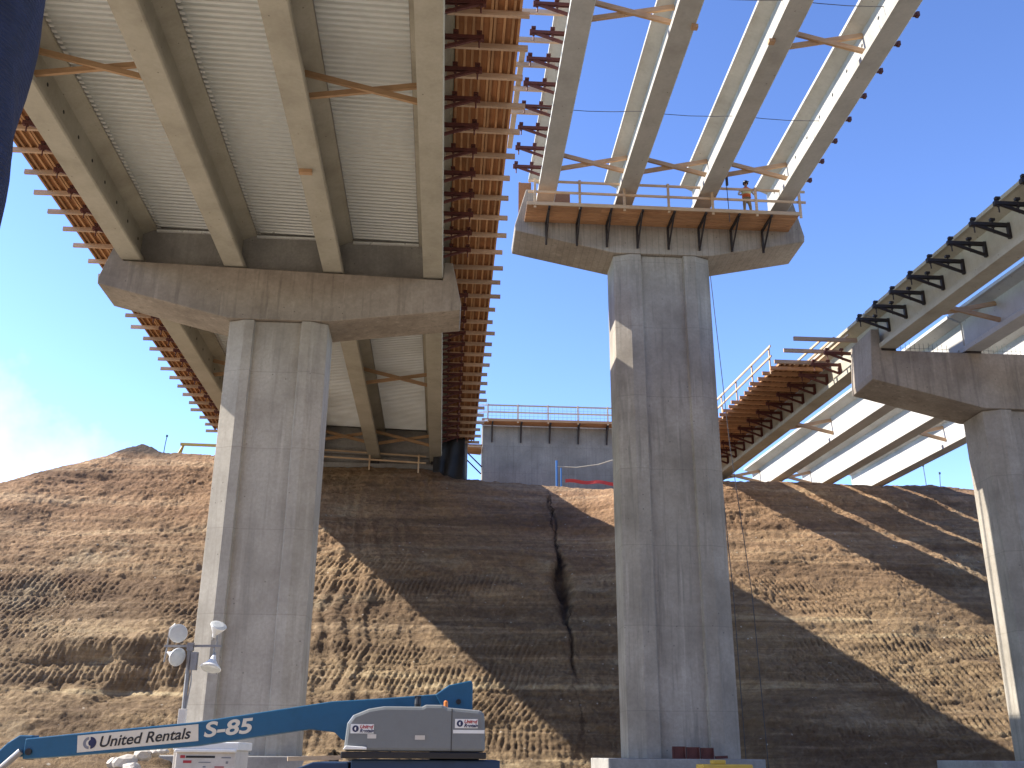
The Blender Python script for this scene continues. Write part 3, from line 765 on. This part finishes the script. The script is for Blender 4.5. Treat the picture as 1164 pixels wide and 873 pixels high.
person((12.05, 36.15, ZP + .045))
# lines: safety cables across the girders and ropes hanging at the pier
for y, z, lab in ((31.6, 22.55, 'thin safety cable strung across the bare girders, the lower of the two'), (25.6, 22.75, 'thin safety cable strung across the bare girders, the upper of the two')):
    mb = MB(); mb.tube([(2.9 + (14.3 - 2.9) * k / 12, y, z - .10 * math.sin(math.pi * (k % 4) / 4)) for k in range(13)], .013, 5)
    tag(obj('safety_cable', mb, M['cable'], loc=(8.5, y, z)), lab, 'cable', 'safety cables')
for k, (x, yb, zb, lab) in enumerate(((10.72, 47.6, 2.6, 'leftmost of the ropes hanging beside the middle pier'), (10.95, 48.2, 3.2, 'middle one of the ropes hanging beside the middle pier'), (11.2, 48.4, 3.4, 'rightmost of the ropes hanging beside the middle pier'))):
    mb = MB(); mb.tube([(x, 39.3, 21.5), (x - .02, 39.35, 20.4), (x + .25 * k - .1, 39.5, 12.), (x + .5 * k - .1, 39.6, 6.), (x + .6 * k - .1, 39.7, GZ + .02)], .017, 5)
    tag(obj('hanging_rope', mb, M['cable'], loc=(x, 39.5, 10)), lab, 'rope', 'ropes beside the middle pier')
mb = MB(); mb.tube([(11.1, 35.6, 23.4), (11.08, 35.62, 22.0), (11.1, 35.6, 20.3)], .016, 5); mb.box((11.05, 35.55, 22.0), (11.14, 35.64, 22.4))
tag(obj('hanging_rope', mb, M['cable'], loc=(11.1, 35.6, 22)), 'short dark rope with a weight hanging beside the worker', 'rope')
for x, y, lab in ((7.35, 25.7, 'small orange wood block under the second bare girder'), (9.98, 26.2, 'small orange wood block under the third bare girder')):
    mb = MB(); mb.box((x - .1, y - .09, 21.64 - .12), (x + .1, y + .09, 21.646)); tag(obj('wood_block', mb, M['brace'], loc=(x, y, 21.6)), lab, 'wood block', 'wood blocks under girders')
mb = MB(); mb.box((LX[2] - .36, 28.2, 17.40 - .13), (LX[2] + .05, 28.38, 17.395)); tag(obj('wood_block', mb, M['brace'], loc=(LX[2], 28.3, 17.3)), 'small wood block under the third girder of the decked bridge', 'wood block', 'wood blocks under girders')

rebar_row('rebar_cage', 'row of upright rebar between the girders on the right cap', 18.4, 28.4, 38.2, 15.3, 16.35, .2)
# ------------------------------------------------------------------ abutments at the hilltop
ab = thing('bridge_abutment', 'grey panel-formed concrete abutment wall of the middle bridge on the hilltop', 'abutment', (7.8, 67.9, 15.5), 'abutments')
mb = MB(); mb.box((2.3, 67, 14.5), (13.6, 69.2, 21.4)); obj('wall', mb, M['panel'], ab, bevel=.03)
mb = MB(); mb.box((2.3, 67.9, 21.4), (13.6, 69.2, 21.75)); obj('backwall', mb, M['panel'], ab)
wp = thing('work_platform', 'timber walkway on steel brackets along the top of the hilltop abutment', 'work platform', (7.8, 66.4, 21.5))
for k in range(4):
    mb = MB(); mb.box((2.2, 65.95 + k * .25, 21.42), (13.4, 66.18 + k * .25, 21.47)); obj('plank', mb, M['plank'], wp)
mb = MB(); mb.box((2.2, 65.9, 21.4), (13.4, 65.945, 21.58)); obj('toe_board', mb, M['plank'], wp)
for x in (2.95, 4.95, 6.95, 8.95, 10.95, 12.9):
    mb = MB(); mb.box((x - .05, 65.95, 21.32), (x + .05, 66.99, 21.415)); mb.box((x - .05, 66.9, 20.2), (x + .05, 66.99, 21.32)); mb.beam((x, 66.1, 21.3), (x, 66.93, 20.3), .07, .07); obj('bracket', mb, M['blacksteel'], wp)
walkrail('guard_rail', 'timber guard rail along the hilltop abutment walkway', ((2.3, 66.0, 21.47), (13.3, 66.0, 21.47)), 6)
rebar_row('rebar_cage', 'row of thin upright rebar behind the hilltop abutment rail', 2.4, 13.3, 68.6, 21.7, 23.45, .3, 3)
sp = thing('formwork_platform', 'dark timber formwork bundle hanging at the left end of the hilltop abutment', 'formwork', (1.6, 67.5, 20.4))
for k in range(7):
    mb = MB(); mb.beam((.55, 66.6 + .3 * k, 19.75 + .02 * k), (2.25, 66.6 + .3 * k, 19.75), .1, .14); obj('joist', mb, M['brace'], sp)
mb = MB(); mb.box((.8, 66.5, 19.84), (2.28, 68.7, 19.88)); mb.box((.75, 66.5, 19.88), (.80, 68.7, 21.1)); obj('plywood', mb, M['ply'], sp)
mb = MB(); mb.beam((2.28, 66.6, 18.3), (.9, 66.6, 19.65), .08, .08); mb.beam((2.28, 68.4, 18.3), (.9, 68.4, 19.65), .08, .08); obj('strut', mb, M['blacksteel'], sp)
for q in (21.35, 21.95, 22.5):
    mb = MB(); mb.beam((1.35, 66.05, q), (2.6, 65.9, q + .08), .05, .12); obj('rail', mb, M['white'], sp)  # white stands in for sunlight on these rail ends
for y in (66.2, 68.3):
    mb = MB(); mb.box((1.32, y, 19.9), (1.38, y + .09, 22.6)); obj('post', mb, M['rail'], sp)
la = thing('bridge_abutment', 'dark concrete abutment wall under the hill end of the decked bridge', 'abutment', (-6.5, 62.9, 15.5), 'abutments')
mb = MB(); mb.box((-13.9, 62.0, 14.5), (1.2, 62.9, 17.12)); obj('seat', mb, M['slab'], la)
mb = MB(); mb.box((-13.9, 62.35, 17.12), (1.2, 62.9, 19.2)); obj('backwall', mb, M['slab'], la)
pads(la, LL, (62.1,), lambda x: 17.11)
ca = thing('bridge_abutment', 'low concrete abutment seat under the hill end of the right-hand bridge', 'abutment', (22, 62.0, 15.), 'abutments')
mb = MB(); mb.box((14.5, 61.2, 14.), (28.2, 63.0, 15.5)); obj('seat', mb, M['slab'], ca)
walkrail('guard_rail', 'orange timber rails in the dark under the hill end of the decked bridge', ((-8.4, 61.2, 16.75), (-1.4, 61.2, 16.45)), 3, h=.95)
# black sheeting draped at the end of the decked bridge
mb = MB(); nx, nz_ = 26, 14; vs = []
for j in range(nz_):
    for i in range(nx):
        u, w = i / (nx - 1), j / (nz_ - 1)
        vs.append((-.95 + 1.95 * u + .10 * w * math.sin(u * 9), 61.0 - .5 * w + .13 * math.sin(u * 17 + 2 * w) * (.3 + w) + .06 * math.sin(w * 11 + u * 5), 18.5 - 2.75 * w + .5 * (1 - u) * (w) + .25 * (u - .5) * (1 - w)))
mb.add(vs, [(j * nx + i, j * nx + i + 1, (j + 1) * nx + i + 1, (j + 1) * nx + i) for j in range(nz_ - 1) for i in range(nx - 1)])
o = obj('black_sheeting', mb, M['blacktarp'], loc=(0, 61, 17), smooth=True); o.modifiers.new('t', 'SOLIDIFY').thickness = .02
tag(o, 'black plastic sheeting draped at the hilltop end of the decked bridge', 'sheeting')
# small things on the crest
mb = MB(); mb.tube([(6.95, 62.6, 15.2), (6.95, 62.6, 17.75)], .07, 8); mb.tube([(7.25, 62.7, 15.2), (7.25, 62.7, 17.3)], .05, 8)
tag(obj('blue_post', mb, M['bluepost'], loc=(7, 62.6, 15.5)), 'blue posts standing in front of the grey hilltop abutment', 'post')
mb = MB()
vs = []
for i in range(15):
    u = i / 14; x = 7.5 + 3.9 * u; z = 16.42 - .12 * u + .05 * math.sin(u * 14); vs += [(x, 62.6 + .05 * math.sin(u * 9), z - .11), (x, 62.6, z + .11)]
mb.add(vs, [(2 * i, 2 * i + 2, 2 * i + 3, 2 * i + 1) for i in range(14)])
o = obj('safety_fence', mb, M['redmesh'], loc=(9, 62.6, 16.6)); o.modifiers.new('t', 'SOLIDIFY').thickness = .02
tag(o, 'low red mesh fence sagging along the crest beside the middle pier', 'fence')
mb = MB(); mb.tube([(7.0, 62.55, 17.35), (8.2, 62.5, 17.3), (9.6, 62.4, 17.5), (11.2, 62.2, 18.0), (13., 62., 18.3)], .03, 6)
tag(obj('rope', mb, M['rope'], loc=(9, 62.5, 17.4)), 'pale rope slung from the blue posts across the grey abutment', 'rope')
def stake(x, y, z0, z1, lab, m='rebar', lean=.1):
    mb = MB(); mb.tube([(x, y, z0 - .6), (x + lean * .5, y, (z0 + z1) / 2), (x + lean, y, z1)], .03, 6); mb.box((x + lean - .06, y - .03, z1 - .04), (x + lean + .06, y + .03, z1 + .1))
    tag(obj('survey_stake', mb, M[m], loc=(x, y, z0)), lab, 'stake', 'stakes on the crest')
stake(31.1, 62.2, 16.6, 17.9, 'left of the two thin stakes on the crest beside the right pier', lean=-.05)
stake(32.0, 62.2, 16.4, 17.4, 'right of the two thin stakes on the crest beside the right pier')
stake(-18.2, 63.6, 18.0, 19.0, 'thin dark stake beside the earth mound on the left crest')
eb = thing('barrier_beam', 'long yellow beam on a splayed trestle on the left crest', 'barrier', (-16, 64, 17.8))
mb = MB(); mb.beam((-17.3, 64, 18.62), (-9.5, 64, 18.5), .14, .17); obj('beam', mb, M['yellow'], eb)
for x in (-17.1, -10.):
    for s in (-1, 1):
        mb = MB(); mb.beam((x, 64, 18.55), (x - .42, 64 + .35 * s, 17.3), .09, .12); obj('leg', mb, M['yellow'], eb)

# ------------------------------------------------------------------ boom lift
bl = thing('boom_lift', 'blue telescopic boom lift with a grey hood parked before the left pier', 'boom lift', (-1, 21, GZ))
Y0 = 20.75                                               # centre plane of the boom
def slab_y(mb, poly, ya, yb): mb.extrude(poly, (0, ya, 0), (0, yb, 0), (1, 0, 0), (0, 0, 1)); return mb
mb = slab_y(MB(), [(-7.72, -.16), (-6.9, -.10), (-4.6, .09), (-2.5, .41), (-2.02, .36), (-1.86, .22), (-1.5, .22), (-1.2, .55), (.2, .76), (.2, 1.10), (-1.07, .99), (-2.1, .92), (-4.64, .52), (-6.9, .29), (-7.72, .20)], Y0 - .2, Y0 + .2)
boom = obj('boom', mb, M['blue'], bl, bevel=.02)
mb = slab_y(MB(), [(-.12, 1.06), (.14, 1.24), (.57, 1.33), (.60, 1.26), (.60, .55), (-.1, .55), (.05, .78)], Y0 - .30, Y0 + .30); obj('boom_tail', mb, M['blue'], bl, bevel=.02)
mb = MB(); mb.tube([(.33, Y0 - .33, .93), (.33, Y0 + .33, .93)], .05, 14); obj('pivot_pin', mb, M['blackprint'], bl)
mb = slab_y(MB(), [(-7.6, .26), (-7.85, .26), (-8.05, .12), (-8.9, -.78), (-8.7, -.92), (-7.95, -.12), (-7.6, -.12)], Y0 - .17, Y0 + .17); obj('jib', mb, M['blue'], bl, bevel=.02)
mb = MB(); mb.tube([(-7.75, Y0 - .24, -.02), (-8.75, Y0 - .24, -1.0)], .06, 10); obj('hydraulic_ram', mb, M['steel'], bl)
mb = MB(); mb.tube([(-7.62, Y0 - .23, -.03), (-7.62, Y0 - .19, -.03)], .06, 14); obj('pivot_pin', mb, M['blackprint'], bl)
# the white strip with the rental name, and the type number, raised on the near side of the boom
yf = Y0 - .203
ang = math.atan2(.52 - .29, 2.26); ux = Vector((math.cos(ang), 0, math.sin(ang))); uz = Vector((-math.sin(ang), 0, math.cos(ang)))
def onboom(x, up, y=yf): 
    return Vector((-6.9, y, .095)) + ux * ((x + 6.9) / math.cos(ang)) + uz * up
mb = MB(); q = [onboom(-6.76, -.15), onboom(-4.56, -.15), onboom(-4.56, .15), onboom(-6.76, .15)]
mb.hexa([q[0], q[1], q[1] + Vector((0, .01, 0)), q[0] + Vector((0, .01, 0)), q[3], q[2], q[2] + Vector((0, .01, 0)), q[3] + Vector((0, .01, 0))]); dec = obj('name_strip', mb, M['cream'], bl)
def disc(c, r, half=0, n=28, y=0):
    mb = MB(); c = Vector(c); a0, a1 = ((0, 2 * math.pi), (math.pi / 2, 3 * math.pi / 2), (-math.pi / 2, math.pi / 2))[half]
    pts = [c + ux * (r * math.cos(a0 + (a1 - a0) * k / n)) + uz * (r * math.sin(a0 + (a1 - a0) * k / n)) for k in range(n + (1 if half else 0))]
    return mb.extrude([((p - c).dot(ux), (p - c).dot(uz)) for p in pts], c, c + Vector((0, .004, 0)), ux, uz)
lc = onboom(-6.55, 0, yf - .006)
obj('emblem', disc(lc, .105, 1), M['greyprint'], bl); obj('emblem', disc(lc + ux * .03, .105, 2), M['navy'], bl)
obj('emblem', disc(lc + ux * .012 - Vector((0, .004, 0)), .062), M['cream'], bl)
mb = disc(lc + ux * .05 - Vector((0, .007, 0)), .058); obj('emblem', mb, M['navy'], bl)
text('United Rentals', .272, M['blackprint'], bl, onboom(-6.38, -.09, yf - .002), ux, uz, shear=.25, bold=.004, xscale=1.03)
text('S-85', .37, M['cream'], bl, onboom(-4.47, -.09, yf - .002), ux, uz, shear=.18, bold=.010, xscale=1.36)
# turntable hood
hp = [(-1.74, .02), (-1.70, .50), (-1.60, .64), (-1.32, .755), (-1.05, .80), (-.35, .80), (-.28, .835), (.02, .835), (.12, .79), (.70, .745), (.80, .70), (.82, .02)]
mb = slab_y(MB(), hp, 19.55, 20.42); hood = obj('hood', mb, M['hood'], bl, bevel=.06, smooth=False)
mb = slab_y(MB(), [(-1.78, -.10), (.84, -.10), (.84, .014), (-1.78, .014)], 19.52, 20.46); obj('hood_sill', mb, M['blackprint'], bl, bevel=.02)
mb = slab_y(MB(), [(-1.745, .05), (-1.32, .05), (-1.32, .095), (-1.70, .115)], 19.50, 19.56); obj('bumper', mb, M['white'], bl, bevel=.012)
mb = MB(); mb.box((.195, 19.545, .03), (.207, 19.56, .77)); obj('panel_gap', mb, M['blackprint'], bl)
mb = MB(); mb.box((.23, 19.543, .34), (.80, 19.556, .40)); obj('trim_line', mb, M['white'], bl)
for x0, zc in ((-1.63, .40), (.26, .505)):
    w = .42; mb = MB(); mb.box((x0, 19.538, zc - .075), (x0 + w, 19.548, zc + .085)); obj('decal', mb, M['white'], bl)
    ux_, uz_ = ux, uz; ux, uz = Vector((1, 0, 0)), Vector((0, 0, 1))
    obj('emblem', disc((x0 + .09, 19.532, zc + .005), .058), M['navy'], bl); obj('emblem', disc((x0 + .10, 19.529, zc + .005), .03, 1), M['white'], bl)
    text('United', .085, M['redprint'], bl, (x0 + .165, 19.536, zc + .012), ux, uz, shear=.25, bold=.003, depth=.002)
    text('Rentals', .085, M['navy'], bl, (x0 + .165, 19.536, zc - .058), ux, uz, shear=.25, bold=.003, depth=.002)
    ux, uz = ux_, uz_
for x0, z0, w in ((-1.32, .24, .16), (-.46, .225, .18)):
    mb = MB(); mb.box((x0, 19.541, z0), (x0 + w, 19.55, z0 + .075)); obj('sticker', mb, M['offwhite'], bl)
mb = MB(); mb.tube([(-.44, 19.9, .78), (-.44, 19.9, .86), (-.44, 19.9, .98)], [.05, .065, .05], 12); mb.box((-.5, 19.86, .96), (-.38, 19.94, 1.0)); obj('exhaust', mb, M['blackprint'], bl)
mb = MB(); mb.tube([(.085, 19.8, .77), (.085, 19.8, .90), (.085, 19.8, .92)], [.042, .038, .02], 14); obj('beacon', mb, M['orange'], bl)
# turntable, chassis and wheels
mb = MB(); mb.box((-1.6, 19.7, -.42), (1.1, 21.9, -.12)); mb.box((-.2, 20.45, -.12), (.75, 21.05, .56)); obj('turntable', mb, M['shadeblue'], bl, bevel=.02)
mb = slab_y(MB(), [(-1.7, .02), (-1.66, .55), (-1.3, .74), (.2, .78), (.8, .68), (.82, .02)], 21.1, 21.95); obj('hood', mb, M['hood'], bl, bevel=.06)
mb = MB(); mb.box((-2.9, 19.75, -1.15), (2.2, 21.85, -.62)); mb.tube([(-.35, 20.8, -.62), (-.35, 20.8, -.42)], .8, 24); obj('chassis', mb, M['shadeblue'], bl, bevel=.03)
mb = slab_y(MB(), [(-2.75, -.34), (-2.3, -.17), (-1.65, -.17), (-1.65, -.42), (-2.75, -.42)], 19.8, 21.8); obj('step_deck', mb, M['shadeblue'], bl, bevel=.02)
for x in (-2.3, 1.6):
    for y in (19.35, 21.95):
        w = MB(); w.tube([(x, y - .2, -1.13), (x, y - .17, -1.13), (x, y + .17, -1.13), (x, y + .2, -1.13)], [.40, .47, .47, .40], 26); wh = obj('tyre', w, M['tyre'], bl)
        w = MB(); w.tube([(x, y - .215, -1.13), (x, y + .215, -1.13)], .24, 20); obj('rim', w, M['white'], wh)
pb = MB()
for z in (-1.35, -.75, -.28):
    for a, b in (((-9.9, 19.6), (-9.9, 22.0)), ((-9.0, 19.6), (-9.0, 22.0)), ((-9.9, 19.6), (-9.0, 19.6)), ((-9.9, 22.0), (-9.0, 22.0))): pb.tube([(a[0], a[1], z), (b[0], b[1], z)], .025, 6)
for x in (-9.9, -9.0):
    for y in (19.6, 20.8, 22.0): pb.tube([(x, y, -1.35), (x, y, -.28)], .025, 6)
pb.box((-9.92, 19.58, -1.42), (-8.98, 22.02, -1.36)); obj('basket', pb, M['steel'], bl)

# ------------------------------------------------------------------ floodlight tower
lt = thing('light_tower', 'trailer floodlight tower with four white lamps in front of the left column', 'light tower', (-5.2, 24.6, GZ))
mb = MB(); mb.box((-5.92, 24.45, GZ + .4), (-5.76, 24.61, .9)); obj('mast', mb, M['offwhite'], lt, bevel=.01)
mb = MB(); mb.tube([(-5.83, 24.53, .9), (-5.84, 24.53, 2.3)], .05, 10); mb.tube([(-5.78, 24.5, .8), (-5.72, 24.48, 1.5), (-5.80, 24.5, 2.2)], .015, 6); obj('mast_section', mb, M['steel'], lt)
mb = MB(); mb.beam((-6.42, 24.53, 2.28), (-5.13, 24.53, 2.30), .05, .05); mb.box((-5.9, 24.46, 2.18), (-5.76, 24.60, 2.36)); mb.box((-5.78, 24.45, 1.75), (-5.64, 24.6, 2.15))
mb.tube([(-6.36, 24.53, 2.28), (-6.38, 24.50, 1.92)], .018, 6); mb.tube([(-6.36, 24.53, 2.28), (-6.34, 24.5, 2.68), (-6.22, 24.48, 2.78)], .018, 6)
mb.tube([(-5.24, 24.53, 2.30), (-5.25, 24.5, 2.56)], .018, 6); mb.tube([(-5.28, 24.53, 2.30), (-5.29, 24.5, 2.02)], .018, 6)
obj('crossbar', mb, M['steel'], lt)
def lamp(c, d, r=.21):
    c = Vector(c); d = Vector(d).normalized()
    mb = MB(); mb.tube([c - d * .30, c - d * .20, c - d * .12, c, c + d * .02], [.045, .07, .12, r, r], 24); f = obj('floodlight', mb, M['white'], lt, smooth=False)
    mb = MB(); mb.tube([c + d * .018, c + d * .035, c + d * .045], [r * .95, r * .9, r * .6], 24); obj('lens', mb, M['lampglass'], f)
    mb = MB(); mb.tube([c - d * .37, c - d * .28], .03, 8); obj('yoke', mb, M['steel'], f)
lamp((-6.12, 24.42, 2.56), (.25, -1, -.12)); lamp((-6.08, 24.40, 2.03), (.85, -.7, -.35)); lamp((-5.22, 24.42, 2.74), (.35, -.45, .75), .19); lamp((-5.30, 24.42, 1.80), (-.1, -.35, -.95), .24)
mb = MB(); mb.box((-5.70, 23.75, GZ + .45), (-4.42, 25.3, .02)); obj('cabinet', mb, M['offwhite'], lt, bevel=.02)
mb = MB(); mb.box((-5.76, 23.68, .02), (-4.36, 25.36, .19)); mb.box((-5.72, 23.66, -.02), (-4.40, 23.70, .05)); obj('cabinet_lid', mb, M['white'], lt, bevel=.02)
for (x0, z0, w, h, mm) in ((-5.60, -.14, .10, .06, 'redprint'), (-5.48, -.135, .62, .045, 'blackprint'), (-5.53, -.24, .18, .055, 'redprint'), (-5.2, -.235, .26, .02, 'greyprint'), (-4.72, -.14, .2, .025, 'greyprint'), (-4.85, -.33, .2, .025, 'redprint'), (-5.1, -.33, .06, .03, 'greyprint'), (-4.62, -.25, .05, .05, 'greyprint')):
    mb = MB(); mb.box((x0, 23.743, z0), (x0 + w, 23.752, z0 + h)); obj('label_mark', mb, M[mm], lt)
mb = MB(); mb.box((-6.3, 24.0, GZ + .3), (-4.2, 25.1, GZ + .45)); mb.beam((-4.2, 24.5, GZ + .38), (-2.9, 24.5, GZ + .38), .08, .08); obj('trailer_frame', mb, M['steel'], lt)
for y in (23.6, 25.45):
    w = MB(); w.tube([(-5.1, y - .1, GZ + .33), (-5.1, y + .1, GZ + .33)], .33, 22); obj('wheel', w, M['tyre'], lt)

# ------------------------------------------------------------------ loose things low in the frame
def lump(name, c, sx, sy, sz, m, label, cat, seed, group=None, n=28, amp=.18):
    rs = np.random.RandomState(seed); o1 = rs.uniform(0, 50)
    vs = []; fs = []; mb = MB(); rows = 14
    for j in range(rows + 1):
        for i in range(n):
            th = 2 * math.pi * i / n; ph = (j / rows) * math.pi / 2
            k = 1 + amp * float(fbm(np.array([math.cos(th) * 1.6 + o1 + j * .16]), np.array([math.sin(th) * 1.6 + o1]), 4))* 1.6
            vs.append((c[0] + sx * math.sin(ph) * math.cos(th) * k, c[1] + sy * math.sin(ph) * math.sin(th) * k, c[2] + sz * math.cos(ph) ** 1.3 * k))
    for j in range(rows):
        for i in range(n): fs.append((j * n + i, j * n + (i + 1) % n, (j + 1) * n + (i + 1) % n, (j + 1) * n + i))
    mb.add(vs, fs); o = obj(name, mb, M[m], loc=c, smooth=True)
    return tag(o, label, cat, group)
lump('spoil_heap', (-9.0, 28.6, GZ), 3.4, 2.4, 1.52, 'dirt', 'low brown earth heap under the boom, left of the floodlight cabinet', 'earth heap', 3, 'earth heaps')
lump('spoil_heap', (-2.7, 27.6, GZ), 1.5, 1.6, 1.50, 'dirt', 'low brown earth heap between the floodlight cabinet and the grey hood', 'earth heap', 5, 'earth heaps')
def rock(c, r, seed):
    rs = np.random.RandomState(seed); bm = bmesh.new(); bmesh.ops.create_icosphere(bm, subdivisions=2, radius=1)
    for v in bm.verts:
        k = 1 + .35 * float(perlin(np.array([v.co.x * 1.4 + seed]), np.array([v.co.y * 1.4 + v.co.z * 1.7]))[0]) * 1.5
        v.co = Vector((v.co.x * r * k * 1.2, v.co.y * r * k, v.co.z * r * k * .75))
    me = bpy.data.meshes.new('rock'); bm.to_mesh(me); bm.free(); me.materials.append(M['rock']); o = bpy.data.objects.new('rock', me); COL.objects.link(o)
    o.location = c; o.rotation_euler = (0, 0, rs.uniform(0, 6)); return o
for k, (x, y, z, r) in enumerate(((-7.75, 27.4, -.28, .26), (-7.4, 27.5, -.10, .20), (-7.15, 27.6, -.05, .13), (-6.9, 27.4, .0, .11), (-8.05, 27.5, -.3, .2), (-7.55, 27.2, -.42, .22))):
    tag(rock((x, y, z), r, 20 + k), 'pale sunlit stone among those piled under the blue boom', 'stone', 'pale stones under the boom')
mb = MB(); mb.beam((-3.7, 26.6, -.16), (-2.4, 26.9, -.12), .1, .1); tag(obj('timber_offcut', mb, M['rail'], loc=(-3, 26.7, -.15)), 'pale timber offcut lying on the earth heap left of the grey hood', 'timber')
for k, x in enumerate((7.95, 8.44, 8.93)):
    mb = MB(); zt = .27 - .02 * k; mb.box((x, 36.45, -.13), (x + .45, 36.5, zt)); mb.m = 0
    mb.box((x, 36.38, -.13), (x + .03, 36.45, zt)); mb.box((x + .42, 36.38, -.13), (x + .45, 36.45, zt))
    tag(obj('form_panel', mb, M['rust'], loc=(x, 36.4, -.13)), '%s of the small rusty form panels leaning at the foot of the middle pier' % ('leftmost', 'middle', 'rightmost')[k][0:].capitalize(), 'form panel', 'rusty form panels at the middle pier')
mb = MB(); mb.beam((9.42, 36.4, -.08), (9.85, 36.42, -.06), .09, .09); tag(obj('timber_offcut', mb, M['rust'], loc=(9.4, 36.4, -.1)), 'dark red timber block beside the rusty panels on the middle footing', 'timber')
yg = thing('generator', 'yellow and orange generator at the bottom edge before the middle pier', 'generator', (8.9, 33.5, GZ))
mb = MB(); mb.box((8.15, 33.1, GZ + .25), (9.75, 34.0, -.27)); obj('housing', mb, M['yellow'], yg, bevel=.04)
mb = MB(); mb.box((8.55, 33.3, -.27), (8.95, 33.75, -.14)); obj('cap', mb, M['yellow'], yg, bevel=.03)
for x in (8.2, 9.5):
    mb = MB(); mb.box((x, 33.15, GZ), (x + .2, 33.95, GZ + .25)); obj('skid', mb, M['blacksteel'], yg)
# navy fabric wrap round a post close to the camera
mb = MB(); n = 40; rows = 60; vs = []
for j in range(rows + 1):
    z = GZ + 9.6 * j / rows
    for i in range(n):
        th = 2 * math.pi * i / n
        r = .62 + .018 * math.sin(z * 5.3 + 2 * math.sin(th * 2)) + .012 * math.sin(th * 7 + z * 2.1) + .02 * math.sin(z * 1.1)
        vs.append((-3.66 + r * math.cos(th), 6.1 + r * math.sin(th), z))
mb.add(vs, [(j * n + i, j * n + (i + 1) % n, (j + 1) * n + (i + 1) % n, (j + 1) * n + i) for j in range(rows) for i in range(n)] + [tuple(range(rows * n, rows * n + n))])
tag(obj('wrapped_post', mb, M['navywrap'], loc=(-3.66, 6.1, GZ), smooth=True), 'thick upright post in navy blue woven wrap, close by at the upper left corner', 'post')

# ------------------------------------------------------------------ sky, sun, camera
AZ, SLOPE = .12, .92                                   # toward the sun: (-1, AZ, SLOPE)
sd = Vector((-1, AZ, SLOPE)).normalized()
W = bpy.data.worlds.new('World'); SC.world = W; W.use_nodes = True
nt = W.node_tree; nt.nodes.clear(); n = N(nt)
sky = nt.nodes.new('ShaderNodeTexSky'); sky.sky_type = 'NISHITA'; sky.sun_disc = False
sky.sun_elevation = math.asin(sd.z); sky.sun_rotation = math.atan2(sd.x, sd.y)
sky.air_density = 1.0; sky.dust_density = .35; sky.ozone_density = 1.0; sky.altitude = 900
bg = nt.nodes.new('ShaderNodeBackground'); bg.inputs['Strength'].default_value = .15
wo = nt.nodes.new('ShaderNodeOutputWorld'); g1 = n.mix(1., sky.outputs[0], (.333, .333, .333), 'MULTIPLY')
gm = n.node('Gamma'); gm.inputs[1].default_value = 1.5; nt.links.new(g1, gm.inputs[0])
g2 = n.mix(1., gm.outputs[0], (3.2, 2.95, 3.1), 'MULTIPLY'); g3 = n.mix(1., g2, (9., 9., 9.), 'DARKEN')
dirv = n.node('TexCoord').outputs['Generated']
dp = n.node('VectorMath', operation='DOT_PRODUCT'); nt.links.new(dirv, dp.inputs[0]); dp.inputs[1].default_value = Vector((-.50, .85, .15)).normalized()
cl = n.noise(dirv, 5., 6, .6); glow = n.math('ADD', dp.outputs['Value'], n.math('MULTIPLY', n.math('SUBTRACT', cl, .5), .06))
g4 = n.mix(n.val(glow, .972, 1.006, 0, .9), g3, (6.2, 6.6, 6.7))
nt.links.new(g4, bg.inputs[0]); nt.links.new(bg.outputs[0], wo.inputs[0])
sun = bpy.data.lights.new('sun', 'SUN'); sun.energy = 5.0; sun.angle = R(.53); sun.color = (1, .93, .82)
so = bpy.data.objects.new('sun', sun); COL.objects.link(so); so.rotation_euler = sd.to_track_quat('Z', 'Y').to_euler(); so.location = (-40, 0, 60)
cam = bpy.data.cameras.new('camera'); co = bpy.data.objects.new('camera', cam); COL.objects.link(co)
Rm = Matrix(((0.99774032, -0.02936532, -0.06043127), (-0.06683687, -0.34192767, -0.93734641), (0.00686235, 0.93926735, -0.34311771)))
# columns are the camera axes in the world
co.matrix_world = Rm.to_4x4()
cam.sensor_width = 36; cam.lens = 36 * 1150 / 1164; cam.clip_start = .1; cam.clip_end = 5000
SC.camera = co
vs_ = SC.view_settings; vs_.view_transform = 'Standard'; vs_.look = 'None'; vs_.gamma = 1; vs_.use_curve_mapping = False; vs_.exposure = 1.15
SC.cycles.max_bounces = 8; SC.cycles.diffuse_bounces = 4; SC.cycles.use_denoising = True
